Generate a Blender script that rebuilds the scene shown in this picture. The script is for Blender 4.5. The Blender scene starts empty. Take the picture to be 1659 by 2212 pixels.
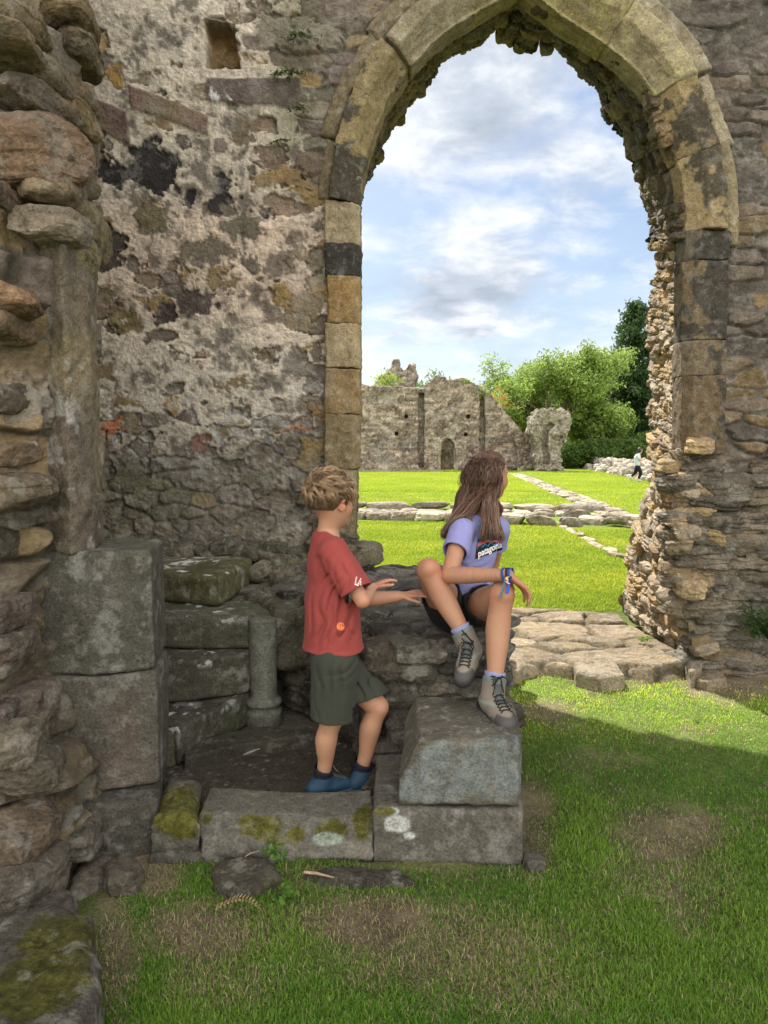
import bpy, math, random
import numpy as np
from mathutils import Vector, Matrix
from mathutils.bvhtree import BVHTree

# ------------------------------------------------------------------ camera, light, exposure
sc = bpy.context.scene
COL = sc.collection
CAMZ = 1.45
FPX = 1600.0                      # focal length for a picture 1659 units wide
PW, PH = 1659.0, 2212.0
PITCH = math.atan((1106-965)/FPX)
cam_d = bpy.data.cameras.new('camera'); cam = bpy.data.objects.new('camera', cam_d); COL.objects.link(cam)
cam.location = (0, 0, CAMZ); cam.rotation_euler = (math.pi/2-PITCH, 0, 0)
cam_d.sensor_fit = 'HORIZONTAL'; cam_d.sensor_width = 36.0; cam_d.lens = 36.0*FPX/PW
cam_d.clip_start = 0.05; cam_d.clip_end = 2000
sc.camera = cam

KX, KY = 0.30, 0.68              # horizontal travel of a shadow per metre of height (+x, -y)
ELEV = math.atan(1/math.hypot(KX, KY))
sun_d = bpy.data.lights.new('sun', 'SUN'); sun = bpy.data.objects.new('sun', sun_d); COL.objects.link(sun)
sun_d.energy = 4.6; sun_d.angle = math.radians(0.5); sun_d.color = (1.0, 0.95, 0.86)
sun.rotation_euler = Vector((KX, -KY, -1)).to_track_quat('-Z', 'Y').to_euler()
AZ = math.atan2(-KX, KY)          # the sun stands behind the arch, a little to the left

world = bpy.data.worlds.new('World'); sc.world = world; world.use_nodes = True
def build_world():
    nt = world.node_tree; N = nt.nodes; Lk = nt.links; N.clear()
    def n(t, **k):
        a = N.new(t)
        for q, v in k.items(): setattr(a, q, v)
        return a
    def m(op, a, b=None, c=None, clamp=False):
        x = n('ShaderNodeMath', operation=op); x.use_clamp = clamp
        for i, v in enumerate((a, b, c)):
            if v is None: continue
            if isinstance(v, (int, float)): x.inputs[i].default_value = v
            else: Lk.new(v, x.inputs[i])
        return x.outputs[0]
    out = n('ShaderNodeOutputWorld')
    sky = n('ShaderNodeTexSky', sky_type='NISHITA'); sky.sun_disc = False
    sky.sun_elevation = ELEV; sky.sun_rotation = AZ; sky.air_density = 1.0; sky.dust_density = 1.2
    bg = n('ShaderNodeBackground'); bg.inputs[1].default_value = 0.062
    Lk.new(sky.outputs[0], bg.inputs[0])
    tc = n('ShaderNodeTexCoord'); sep = n('ShaderNodeSeparateXYZ'); Lk.new(tc.outputs['Generated'], sep.inputs[0])
    X, Y, Z = sep.outputs
    den = m('ADD', m('MAXIMUM', Z, 0.0), 0.32)
    cx, cy = m('DIVIDE', X, den), m('DIVIDE', Y, den)
    cmb = n('ShaderNodeCombineXYZ'); Lk.new(cx, cmb.inputs[0]); Lk.new(cy, cmb.inputs[1])
    def noise(scale, detail, rough, dist, off):
        mp = n('ShaderNodeMapping'); mp.inputs['Location'].default_value = off; mp.inputs['Scale'].default_value = (1, 1.25, 1)
        Lk.new(cmb.outputs[0], mp.inputs[0])
        t = n('ShaderNodeTexNoise'); t.inputs['Scale'].default_value = scale; t.inputs['Detail'].default_value = detail
        t.inputs['Roughness'].default_value = rough; t.inputs['Distortion'].default_value = dist
        Lk.new(mp.outputs[0], t.inputs['Vector']); return t.outputs[0]
    big = noise(1.7, 9, 0.55, 0.25, (3.1, 1.7, 0)); shade = noise(1.5, 6, 0.5, 0.2, (7.4, 0.6, 2.0)); fine = noise(6.0, 8, 0.6, 0.3, (1.4, 5.2, 1.0))
    def ramp(v, stops):
        r = n('ShaderNodeValToRGB'); e = r.color_ramp.elements
        e[0].position, e[0].color = stops[0][0], stops[0][1]
        e[1].position, e[1].color = stops[-1][0], stops[-1][1]
        for p_, c_ in stops[1:-1]:
            q = e.new(p_); q.color = c_
        Lk.new(v, r.inputs[0]); return r.outputs[0]
    mix = m('ADD', m('MULTIPLY', big, 0.75), m('MULTIPLY', fine, 0.25))
    mask = ramp(mix, [(0.455, (0.10,)*3+(1,)), (0.515, (0.55,)*3+(1,)), (0.57, (0.97,)*3+(1,))])
    # towards the horizon the cloud closes up
    hz = m('SUBTRACT', 1.0, m('MULTIPLY', Z, 3.0), clamp=True)
    mask2 = m('MAXIMUM', mask, m('MULTIPLY', hz, 0.45))
    tone = m('ADD', m('MULTIPLY', shade, 0.64), m('MULTIPLY', fine, 0.36))
    ccol = ramp(tone, [(0.36, (0.42, 0.475, 0.56, 1)), (0.43, (0.56, 0.615, 0.70, 1)), (0.48, (0.78, 0.81, 0.85, 1)), (0.55, (0.97, 0.97, 0.98, 1))])
    # unseen clouds behind the camera brightened and warmed, added fill for the shaded walls
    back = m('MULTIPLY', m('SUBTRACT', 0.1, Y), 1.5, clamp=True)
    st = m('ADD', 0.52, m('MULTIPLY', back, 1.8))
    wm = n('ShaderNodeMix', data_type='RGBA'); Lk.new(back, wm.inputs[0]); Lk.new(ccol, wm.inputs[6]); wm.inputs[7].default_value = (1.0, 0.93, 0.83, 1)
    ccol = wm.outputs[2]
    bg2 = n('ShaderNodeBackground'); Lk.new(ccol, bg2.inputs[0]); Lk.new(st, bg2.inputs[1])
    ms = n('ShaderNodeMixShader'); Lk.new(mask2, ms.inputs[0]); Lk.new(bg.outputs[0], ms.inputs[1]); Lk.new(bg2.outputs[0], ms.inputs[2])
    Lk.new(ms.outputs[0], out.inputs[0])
build_world()
sc.view_settings.view_transform = 'Standard'; sc.view_settings.look = 'None'
sc.view_settings.exposure = 1.22; sc.view_settings.gamma = 1.0
sc.cycles.max_bounces = 6; sc.cycles.diffuse_bounces = 3; sc.cycles.glossy_bounces = 2; sc.cycles.transparent_max_bounces = 4
sc.cycles.use_denoising = True

# ------------------------------------------------------------------ projection helpers (picture point -> place)
cp, sp = math.cos(PITCH), math.sin(PITCH)
def ray(x, y):
    dx = (x-PW/2)/FPX; dy = -(y-PH/2)/FPX
    return np.array([dx, cp+dy*sp, -sp+dy*cp])
def W(x, y, Y):
    r = ray(x, y); return np.array([0, 0, CAMZ]) + r*(Y/r[1])
def G(x, y, z=0.0):
    r = ray(x, y); return np.array([0, 0, CAMZ]) + r*((z-CAMZ)/r[2])
def toPX(P):
    d = P-np.array([0, 0, CAMZ]); f = d[:, 1]*cp-d[:, 2]*sp; u = d[:, 1]*sp+d[:, 2]*cp
    f = np.maximum(f, 1e-3)
    return PW/2+FPX*d[:, 0]/f, PH/2-FPX*u/f

# ------------------------------------------------------------------ noise
def _h(i, j, k, s):
    n = (i*374761393 + j*668265263 + k*2147483647 + s*1274126177) & 0xffffffff
    n = ((n ^ (n >> 13))*1274126177) & 0xffffffff
    n = ((n ^ (n >> 16))*2246822519) & 0xffffffff
    return ((n ^ (n >> 15)) & 0xffffff)/float(0xffffff)
def vnoise(P, s=0):
    F = np.floor(P).astype(np.int64); f = P-F; f = f*f*(3-2*f)
    i, j, k = F[:, 0], F[:, 1], F[:, 2]; x, y, z = f[:, 0], f[:, 1], f[:, 2]
    def c(a, b, d): return _h(i+a, j+b, k+d, s)
    x0 = c(0,0,0)*(1-x)+c(1,0,0)*x; x1 = c(0,1,0)*(1-x)+c(1,1,0)*x
    x2 = c(0,0,1)*(1-x)+c(1,0,1)*x; x3 = c(0,1,1)*(1-x)+c(1,1,1)*x
    return ((x0*(1-y)+x1*y)*(1-z)+(x2*(1-y)+x3*y)*z)*2-1
def fbm(P, freq, octv=4, gain=0.5, s=0):
    P = np.asarray(P, float); t = np.zeros(len(P)); a = 1.0; n = 0
    for o in range(octv):
        t += a*vnoise(P*freq+17.3*o, s+o); n += a; a *= gain; freq = freq*2.03
    return t/n
def ss(a, b, x):
    t = np.clip((x-a)/(b-a), 0, 1); return t*t*(3-2*t)
def lerp(a, b, t): return a+(b-a)*t
def cells(U, V, cw, ch, s=0, jit=0.75, p=3.0):
    """coursed irregular cells: returns edge distance (0 at the joint), id hash, centre offset"""
    j0 = np.floor(V/ch).astype(np.int64)
    f1 = np.full(U.shape, 9.0); f2 = np.full(U.shape, 9.0); idh = np.zeros(U.shape)
    du1 = np.zeros(U.shape); dv1 = np.zeros(U.shape)
    for dj in (-1, 0, 1):
        j = j0+dj; z = np.zeros_like(j); w = cw*(0.7+0.8*_h(j, z, z, s+11)); sh = _h(j, z, z, s+5)*w
        i0 = np.floor((U+sh)/w).astype(np.int64)
        for di in (-1, 0, 1):
            i = i0+di
            cu = (i+0.5+jit*(_h(i, j, z, s+1)-0.5))*w-sh; cv = (j+0.5+0.55*jit*(_h(i, j, z, s+2)-0.5))*ch
            sc_ = 0.8+0.5*_h(i, j, z, s+7)
            a = np.abs(U-cu)/w*sc_; b = np.abs(V-cv)/ch*sc_
            d = (a**p+b**p)**(1/p); hh = _h(i, j, z, s+3)
            m = d < f1
            f2 = np.where(m, f1, np.minimum(f2, d)); idh = np.where(m, hh, idh)
            du1 = np.where(m, (U-cu)/w, du1); dv1 = np.where(m, (V-cv)/ch, dv1); f1 = np.where(m, d, f1)
    return f2-f1, idh, du1, dv1
def h2(idh, k): return np.modf(idh*(977.13+k*131.7))[0]
def palette(idh, cols):
    cols = np.array(cols); n = len(cols); k = np.minimum((idh*n).astype(int), n-1); return cols[k]
def inpoly(px, py, poly):
    r = np.zeros(px.shape, bool); n = len(poly)
    for i in range(n):
        x1, y1 = poly[i]; x2, y2 = poly[(i+1) % n]
        if y1 == y2: continue
        c = ((y1 > py) != (y2 > py)) & (px < (x2-x1)*(py-y1)/(y2-y1)+x1)
        r ^= c
    return r
def polysd(px, py, poly):
    """signed distance to a polygon, negative inside"""
    d = np.full(px.shape, 1e9); n = len(poly)
    for i in range(n):
        x1, y1 = poly[i]; x2, y2 = poly[(i+1) % n]
        ex, ey = x2-x1, y2-y1; L = ex*ex+ey*ey+1e-12
        t = np.clip(((px-x1)*ex+(py-y1)*ey)/L, 0, 1)
        d = np.minimum(d, (px-x1-t*ex)**2+(py-y1-t*ey)**2)
    d = np.sqrt(d)
    return np.where(inpoly(px, py, poly), -d, d)

# ------------------------------------------------------------------ object helpers
def tag(o, label=None, cat=None, group=None, kind=None):
    if label: o['label'] = label
    if cat: o['category'] = cat
    if group: o['group'] = group
    if kind: o['kind'] = kind
    return o
def empty(name, loc, label, cat, group=None):
    o = bpy.data.objects.new(name, None); COL.objects.link(o); o.location = tuple(loc); o.empty_display_size = 0.1
    return tag(o, label, cat, group)
def _wloc(o):
    v = np.zeros(3)
    while o is not None:
        v = v+np.array(o.location); o = o.parent
    return v
def mesh_obj(name, V, F, mat, parent=None, loc=None, col=None, smooth=True, uv=None):
    """V world coordinates; F an (n,3)/(n,4) array or a list of such arrays"""
    V = np.asarray(V, float)
    base = np.zeros(3)
    if parent is not None: base = _wloc(parent)
    l = np.zeros(3) if loc is None else np.asarray(loc, float)-base
    Vl = V-base-l
    me = bpy.data.meshes.new(name)
    Fs = F if isinstance(F, list) else [F]
    Fs = [np.asarray(f) for f in Fs if len(f)]
    nl = sum(f.size for f in Fs); nf = sum(len(f) for f in Fs)
    me.vertices.add(len(Vl)); me.vertices.foreach_set('co', Vl.astype(np.float32).ravel())
    me.loops.add(nl); me.polygons.add(nf)
    idx = np.concatenate([f.ravel() for f in Fs]).astype(np.int32)
    tot = np.concatenate([np.full(len(f), f.shape[1]) for f in Fs]).astype(np.int32)
    st = np.concatenate([[0], np.cumsum(tot)[:-1]]).astype(np.int32)
    me.loops.foreach_set('vertex_index', idx); me.polygons.foreach_set('loop_start', st)
    me.polygons.foreach_set('loop_total', tot)
    me.polygons.foreach_set('use_smooth', np.full(nf, bool(smooth)))
    if col is not None:
        a = me.color_attributes.new('Col', 'FLOAT_COLOR', 'POINT')
        c = np.ones((len(Vl), 4), np.float32); c[:, :3] = np.clip(col, 0, 1); a.data.foreach_set('color', c.ravel())
    me.update(calc_edges=True)
    me.materials.append(mat)
    o = bpy.data.objects.new(name, me); COL.objects.link(o)
    o.location = tuple(l)
    if parent is not None: o.parent = parent
    return o
def gridF(nu, nv, keep=None):
    i = np.arange(nu-1)[:, None]; j = np.arange(nv-1)[None, :]
    a = (i*nv+j).ravel(); F = np.stack([a, a+nv, a+nv+1, a+1], 1)
    if keep is not None:
        K = keep.ravel(); F = F[K[F].all(1)]
    return F
def compact(V, F, cols=None):
    used = np.zeros(len(V), bool); used[F.ravel()] = True
    m = np.cumsum(used)-1
    return V[used], m[F], (None if cols is None else cols[used])
class Acc:
    def __init__(s): s.flat = False; s.V = []; s.Q = []; s.T = []; s.C = []; s.n = 0
    def add(s, V, F, C):
        V = np.asarray(V, float); F = np.asarray(F); s.V.append(V); (s.Q if F.shape[1] == 4 else s.T).append(F+s.n)
        C = np.asarray(C, float); s.C.append(np.broadcast_to(C, (len(V), 3)).copy() if C.ndim == 1 else C); s.n += len(V)
    def build(s, name, mat, parent=None, loc=None, smooth=None):
        if smooth is None: smooth = not s.flat
        F = []
        if s.Q: F.append(np.concatenate(s.Q))
        if s.T: F.append(np.concatenate(s.T))
        return mesh_obj(name, np.concatenate(s.V), F, mat, parent, loc, np.concatenate(s.C), smooth)

# ------------------------------------------------------------------ materials
def nodes(name):
    m = bpy.data.materials.new(name); m.use_nodes = True; nt = m.node_tree; nt.nodes.clear()
    out = nt.nodes.new('ShaderNodeOutputMaterial'); b = nt.nodes.new('ShaderNodeBsdfPrincipled')
    nt.links.new(b.outputs[0], out.inputs[0]); return m, nt, b
def mat_stone(name, rough=0.93, var=0.45, bump=0.6, fine=60.0, speck=0.25, spec=0.25, dist=0.012, lich=0.45, crust=0.6):
    m, nt, b = nodes(name); N = nt.nodes; L = nt.links
    g = N.new('ShaderNodeNewGeometry'); at = N.new('ShaderNodeAttribute'); at.attribute_name = 'Col'
    def noise(sc_, det, ro=0.6):
        t = N.new('ShaderNodeTexNoise'); t.inputs['Scale'].default_value = sc_; t.inputs['Detail'].default_value = det; t.inputs['Roughness'].default_value = ro
        L.new(g.outputs['Position'], t.inputs['Vector']); return t
    a = noise(fine, 6, 0.65); c = noise(fine*0.22, 4)
    mr = N.new('ShaderNodeMapRange'); mr.inputs['From Min'].default_value = 0.3; mr.inputs['From Max'].default_value = 0.7
    mr.inputs['To Min'].default_value = 1-var; mr.inputs['To Max'].default_value = 1+var; L.new(a.outputs[0], mr.inputs[0])
    mr2 = N.new('ShaderNodeMapRange'); mr2.inputs['From Min'].default_value = 0.3; mr2.inputs['From Max'].default_value = 0.7
    mr2.inputs['To Min'].default_value = 1-var*.5; mr2.inputs['To Max'].default_value = 1+var*.5; L.new(c.outputs[0], mr2.inputs[0])
    mu = N.new('ShaderNodeMath'); mu.operation = 'MULTIPLY'; L.new(mr.outputs[0], mu.inputs[0]); L.new(mr2.outputs[0], mu.inputs[1])
    vm = N.new('ShaderNodeVectorMath'); vm.operation = 'SCALE'; L.new(at.outputs['Color'], vm.inputs[0]); L.new(mu.outputs[0], vm.inputs['Scale'])
    last = vm.outputs[0]
    if speck > 0:
        v = noise(fine*1.7, 3, 0.5); r = N.new('ShaderNodeValToRGB'); r.color_ramp.elements[0].position = 0.66; r.color_ramp.elements[1].position = 0.72
        r.color_ramp.elements[1].color = (speck,)*3+(1,); L.new(v.outputs[0], r.inputs[0])
        mx = N.new('ShaderNodeMix'); mx.data_type = 'RGBA'; L.new(r.outputs[0], mx.inputs[0]); L.new(last, mx.inputs[6]); mx.inputs[7].default_value = (0.5, 0.5, 0.46, 1)
        last = mx.outputs[2]
    for i, (amt, scl, lo, hi, mul, mc) in enumerate(((lich, fine*.13, .53, .60, 0, (.37,.355,.31,1)), (crust, fine*.21, .54, .63, 1, (.42,.39,.36,1)))):
        if amt <= 0: continue
        mp = N.new('ShaderNodeMapping'); mp.inputs['Location'].default_value = (3.1*i+1, 7.7*i, 1.3); L.new(g.outputs['Position'], mp.inputs[0])
        t = N.new('ShaderNodeTexNoise'); t.inputs['Scale'].default_value = scl; t.inputs['Detail'].default_value = 9; t.inputs['Roughness'].default_value = .72; L.new(mp.outputs[0], t.inputs['Vector'])
        r = N.new('ShaderNodeValToRGB'); r.color_ramp.elements[0].position = lo; r.color_ramp.elements[1].position = hi; r.color_ramp.elements[1].color = (amt,)*3+(1,); L.new(t.outputs[0], r.inputs[0])
        mx = N.new('ShaderNodeMix'); mx.data_type = 'RGBA'; mx.blend_type = 'MULTIPLY' if mul else 'MIX'; L.new(r.outputs[0], mx.inputs[0]); L.new(last, mx.inputs[6]); mx.inputs[7].default_value = mc; last = mx.outputs[2]
        if i == 1: crk = t
    L.new(last, b.inputs['Base Color']); b.inputs['Roughness'].default_value = rough
    b.inputs['Specular IOR Level'].default_value = spec
    bp = N.new('ShaderNodeBump'); bp.inputs['Strength'].default_value = bump; bp.inputs['Distance'].default_value = dist
    ad = N.new('ShaderNodeMath'); ad.operation = 'ADD'; L.new(a.outputs[0], ad.inputs[0]); L.new(c.outputs[0], ad.inputs[1])
    if crust > 0:
        a2 = N.new('ShaderNodeMath'); a2.operation = 'MULTIPLY_ADD'; L.new(crk.outputs[0], a2.inputs[0]); a2.inputs[1].default_value = 2.2; L.new(ad.outputs[0], a2.inputs[2]); ad = a2
    L.new(ad.outputs[0], bp.inputs['Height']); L.new(bp.outputs[0], b.inputs['Normal'])
    return m
def mat_attr(name, rough=0.7, spec=0.3, sss=0.0, trans=0.0, sheen=0.0):
    m, nt, b = nodes(name); N = nt.nodes; L = nt.links
    at = N.new('ShaderNodeAttribute'); at.attribute_name = 'Col'; L.new(at.outputs['Color'], b.inputs['Base Color'])
    b.inputs['Roughness'].default_value = rough; b.inputs['Specular IOR Level'].default_value = spec
    if sss: b.inputs['Subsurface Weight'].default_value = sss; b.inputs['Subsurface Radius'].default_value = (0.012, 0.005, 0.003); b.inputs['Subsurface Scale'].default_value = 1.0
    if sheen: b.inputs['Sheen Weight'].default_value = sheen
    if trans:
        tr = N.new('ShaderNodeBsdfTranslucent'); L.new(at.outputs['Color'], tr.inputs[0]); ms = N.new('ShaderNodeMixShader'); ms.inputs[0].default_value = trans
        L.new(b.outputs[0], ms.inputs[1]); L.new(tr.outputs[0], ms.inputs[2])
        out = [x for x in N if x.type == 'OUTPUT_MATERIAL'][0]; L.new(ms.outputs[0], out.inputs[0])
    return m
def mat_plain(name, c, rough=0.7, spec=0.3, bump=0.0, bscale=300, metal=0.0, var=0.0):
    m, nt, b = nodes(name); b.inputs['Base Color'].default_value = tuple(c)+(1,); b.inputs['Roughness'].default_value = rough
    b.inputs['Specular IOR Level'].default_value = spec; b.inputs['Metallic'].default_value = metal
    N = nt.nodes; L = nt.links
    if bump or var:
        t = N.new('ShaderNodeTexNoise'); t.inputs['Scale'].default_value = bscale; t.inputs['Detail'].default_value = 4
        g = N.new('ShaderNodeNewGeometry'); L.new(g.outputs['Position'], t.inputs['Vector'])
        if bump:
            bp = N.new('ShaderNodeBump'); bp.inputs['Strength'].default_value = bump; bp.inputs['Distance'].default_value = 0.002
            L.new(t.outputs[0], bp.inputs['Height']); L.new(bp.outputs[0], b.inputs['Normal'])
        if var:
            r = N.new('ShaderNodeMapRange'); r.inputs['From Min'].default_value = .3; r.inputs['From Max'].default_value = .7; r.inputs['To Min'].default_value = 1-var; r.inputs['To Max'].default_value = 1+var
            L.new(t.outputs[0], r.inputs[0]); vm = N.new('ShaderNodeVectorMath'); vm.operation = 'SCALE'; vm.inputs[0].default_value = tuple(c); L.new(r.outputs[0], vm.inputs['Scale']); L.new(vm.outputs[0], b.inputs['Base Color'])
    return m
M_STONE = mat_stone('weathered_stone', fine=70, bump=1.0, var=0.4, speck=0.15, dist=.016, lich=.4, crust=.75)
M_RUB = mat_stone('rubble_plaster', fine=55, bump=1.0, var=0.22, speck=0.05, dist=0.018, lich=.35, crust=.55)
M_DRESS = mat_stone('dressed_stone', fine=110, bump=0.7, var=0.42, speck=0.18, dist=0.010, lich=.22, crust=.5)
M_FAR = mat_stone('distant_masonry', fine=9, bump=1.0, var=0.5, speck=0.3, dist=0.12, lich=.5, crust=.9)
M_FARROCK = mat_stone('distant_rubble', fine=18, bump=0.8, var=0.4, speck=0.3, dist=0.03)
M_SOIL = mat_stone('soil', fine=130, bump=0.9, var=0.5, speck=0.1, dist=0.012, lich=0, crust=.4)
M_MOSS = mat_stone('moss', fine=240, bump=1.0, var=0.6, speck=0.0, dist=0.01, lich=0)
M_LEAF = mat_attr('foliage', 0.55, 0.3, trans=0.45)
M_GRASS = mat_attr('grass_blade', 0.5, 0.3, trans=0.35)
M_BARK = mat_stone('bark', fine=30, bump=0.8, var=0.4, speck=0.0, lich=0)

# ------------------------------------------------------------------ volumes: signed distance fields turned into meshes
def surface_nets(D, org, h):
    nx, ny, nz = D.shape; ins = D < 0
    c = ins[:-1,:-1,:-1].astype(np.int8)
    for a in (0, 1):
        for b in (0, 1):
            for d in (0, 1):
                if a+b+d: c = c+ins[a:nx-1+a, b:ny-1+b, d:nz-1+d]
    act = (c > 0) & (c < 8); I = np.argwhere(act)
    idx = np.full(act.shape, -1, np.int64); idx[act] = np.arange(len(I))
    i, j, k = I.T
    cv = {}
    for a in (0, 1):
        for b in (0, 1):
            for d in (0, 1): cv[a, b, d] = D[i+a, j+b, k+d].astype(float)
    S = np.zeros((len(I), 3)); n = np.zeros(len(I))
    for a in cv:
        for ax in range(3):
            if a[ax]: continue
            b = list(a); b[ax] = 1; b = tuple(b)
            v0, v1 = cv[a], cv[b]; m = (v0 < 0) != (v1 < 0)
            t = np.where(m, v0/(v0-v1+1e-20), 0)
            p = np.array(a, float)[None, :].repeat(len(I), 0); p[:, ax] += t
            S += p*m[:, None]; n += m
    V = org+(I+S/n[:, None])*h
    Q = []
    for ax in range(3):
        o = [x for x in range(3) if x != ax]
        sl0 = [slice(None)]*3; sl1 = [slice(None)]*3; sl0[ax] = slice(0, -1); sl1[ax] = slice(1, None)
        A, B = ins[tuple(sl0)], ins[tuple(sl1)]; E = np.argwhere(A != B)
        ok = (E[:, o[0]] > 0) & (E[:, o[1]] > 0) & (E[:, o[0]] < D.shape[o[0]]-1) & (E[:, o[1]] < D.shape[o[1]]-1); E = E[ok]
        if not len(E): continue
        sgn = A[tuple(E.T)]
        def g(du, dv):
            q = E.copy(); q[:, o[0]] += du; q[:, o[1]] += dv; return idx[tuple(q.T)]
        f = np.stack([g(-1, -1), g(0, -1), g(0, 0), g(-1, 0)], 1)
        flip = sgn if ax != 1 else ~sgn
        f[~flip] = f[~flip][:, ::-1]
        Q.append(f)
    return V, np.concatenate(Q)
def prism(poly, axis, lo, hi, r=0.012, h=0.007, amp=0.006, freq=9.0, seed=0, extra=None, cut=None):
    """a worn block: polygon in the plane across `axis`, from lo to hi along it. returns V, F"""
    poly = [tuple(map(float, q)) for q in poly]
    a = np.array(poly); pad = 3*h+amp*2
    A0, A1 = a.min(0)-pad, a.max(0)+pad
    na = int((A1[0]-A0[0])/h)+2; nb = int((A1[1]-A0[1])/h)+2; nc = int((hi-lo+2*pad)/h)+2
    ua = A0[0]+np.arange(na)*h; ub = A0[1]+np.arange(nb)*h; uc = lo-pad+np.arange(nc)*h
    X, Y = np.meshgrid(ua, ub, indexing='ij')
    d2 = polysd(X, Y, poly)+r
    dz = np.maximum(lo-uc, uc-hi)+r
    a_ = np.maximum(d2, 0)[:, :, None]; b_ = np.maximum(dz, 0)[None, None, :]
    D = np.sqrt(a_**2+b_**2)+np.minimum(np.maximum(d2[:, :, None], dz[None, None, :]), 0)-r
    if axis == 'z': ax = lambda u, v, w: (u, v, w)
    elif axis == 'y': ax = lambda u, v, w: (u, w, v)
    else: ax = lambda u, v, w: (w, u, v)
    m = np.abs(D) < (amp*3+2*h)
    I = np.argwhere(m); P = np.stack(ax(ua[I[:, 0]], ub[I[:, 1]], uc[I[:, 2]]), 1)
    nn = amp*(1.3*fbm(P, freq, 4, 0.55, seed)+0.5*fbm(P, freq*4, 2, 0.5, seed+9))
    D = D.astype(np.float64); D[m] += nn
    if cut is not None:
        D[m] = np.maximum(D[m], cut(P)); m2 = (~m) & (D < 0); I2 = np.argwhere(m2)
        if len(I2): P2_ = np.stack(ax(ua[I2[:, 0]], ub[I2[:, 1]], uc[I2[:, 2]]), 1); D[m2] = np.maximum(D[m2], cut(P2_)+amp*fbm(P2_, freq, 3, .55, seed))
    V, F = surface_nets(D, np.array([A0[0], A0[1], lo-pad]), h)
    V = np.stack(ax(V[:, 0], V[:, 1], V[:, 2]), 1)
    if axis == 'y': F = F[:, ::-1]
    return V, F
def shade_cols(V, base, seed, var=0.25, freq=6.0, tint=None, tamt=0.4):
    n = fbm(V, freq, 4, 0.55, seed)
    c = np.array(base)[None, :]*(1+var*n[:, None]*1.6)
    if tint is not None:
        t = ss(0.0, 0.5, fbm(V, freq*0.7, 4, 0.55, seed+33))*tamt
        c = c*(1-t[:, None])+np.array(tint)[None, :]*t[:, None]
    return c

# template rounded box for single rubble stones
def _cubesphere(n):
    V = []; F = []; o = 0
    t = np.tan(np.linspace(-1, 1, n+1)*math.pi/4)
    A, B = np.meshgrid(t, t, indexing='ij'); A = A.ravel(); B = B.ravel(); one = np.ones_like(A)
    for (p, flip) in (((A, B, one), 0), ((A, B, -one), 1), ((A, one, B), 1), ((A, -one, B), 0), ((one, A, B), 0), ((-one, A, B), 1)):
        V.append(np.stack(p, 1)); f = gridF(n+1, n+1)+o
        F.append(f[:, ::-1] if flip else f); o += len(A)
    V = np.concatenate(V); F = np.concatenate(F)
    key = np.round(V*1e4).astype(np.int64); _, first, inv = np.unique(key, axis=0, return_index=True, return_inverse=True)
    return V[first], inv.ravel()[F]
CS = {n: _cubesphere(n) for n in (3, 5, 8, 12, 20)}
def stones(acc, recs, n=8, amp=0.006, freq=14.0, seed=0, pw=5.0, chips=5, var=0.22, cr=(.62,.95), lay_a=1.0):
    """recs: list of (centre, R 3x3 columns u,v,w, half sizes, colour)"""
    T, F = CS[n]; rs = np.random.RandomState(seed); nv = len(T)
    Lp = (np.abs(T)**pw).sum(1)**(1/pw); B = T/Lp[:, None]
    K = len(recs); acc.flat = True
    if not K: return
    P = np.repeat(B[None], K, 0)
    # uneven shape: shear and taper each stone
    sh = rs.uniform(-0.22, 0.22, (K, 3, 3)); sh[:, [0, 1, 2], [0, 1, 2]] = rs.uniform(-0.08, 0.08, (K, 3))
    P = P+np.einsum('kij,kvj->kvi', sh, P)
    pw = pw+9
    for c in range(chips):
        nrm = rs.normal(size=(K, 3)); nrm /= np.linalg.norm(nrm, axis=1)[:, None]
        sup = np.abs(nrm).sum(1); d = sup*rs.uniform(cr[0], cr[1], K)
        e = np.maximum(0, np.einsum('kvi,ki->kv', P, nrm)-d[:, None])
        P = P-e[:, :, None]*nrm[:, None, :]*0.9
    C = np.array([r[0] for r in recs]); R = np.array([r[1] for r in recs]); H = np.array([r[2] for r in recs]); Q = np.array([r[3] for r in recs])
    Lc = P*H[:, None, :]
    Wd = np.einsum('kij,kvj->kvi', R, Lc)
    dirn = Wd/(np.linalg.norm(Wd, axis=2, keepdims=True)+1e-9)
    Wf = (Wd+C[:, None, :]).reshape(-1, 3)
    f0 = fbm(Wf, freq, 4, 0.55, seed+3); nz = (.55*f0+.7*(.35-np.abs(fbm(Wf, freq*.8, 3, .55, seed+30))*1.6))*amp*1.5
    lay = np.floor((Lc[:, :, 1].reshape(-1)+.010*f0)/.016).astype(np.int64); kk = np.repeat(np.arange(K), nv); nz += lay_a*amp*.75*(_h(lay, kk, kk*0, seed)-.5)*2
    # bedding lines: strata along the stone's v axis
    vv = (Lc[:, :, 1]+0.3*Lc[:, :, 0]).reshape(-1)
    nz += 0.4*amp*fbm(Wf, freq*3.5, 2, .5, seed+12)
    Wf = Wf+dirn.reshape(-1, 3)*nz[:, None]
    cc = np.repeat(Q[:, None, :], nv, 1).reshape(-1, 3)*(1+var*2.0*fbm(Wf, 9, 4, 0.6, seed+5))[:, None]
    FF = (F[None]+(np.arange(K)*nv)[:, None, None]).reshape(-1, 4)
    acc.add(Wf, FF, cc)
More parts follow.
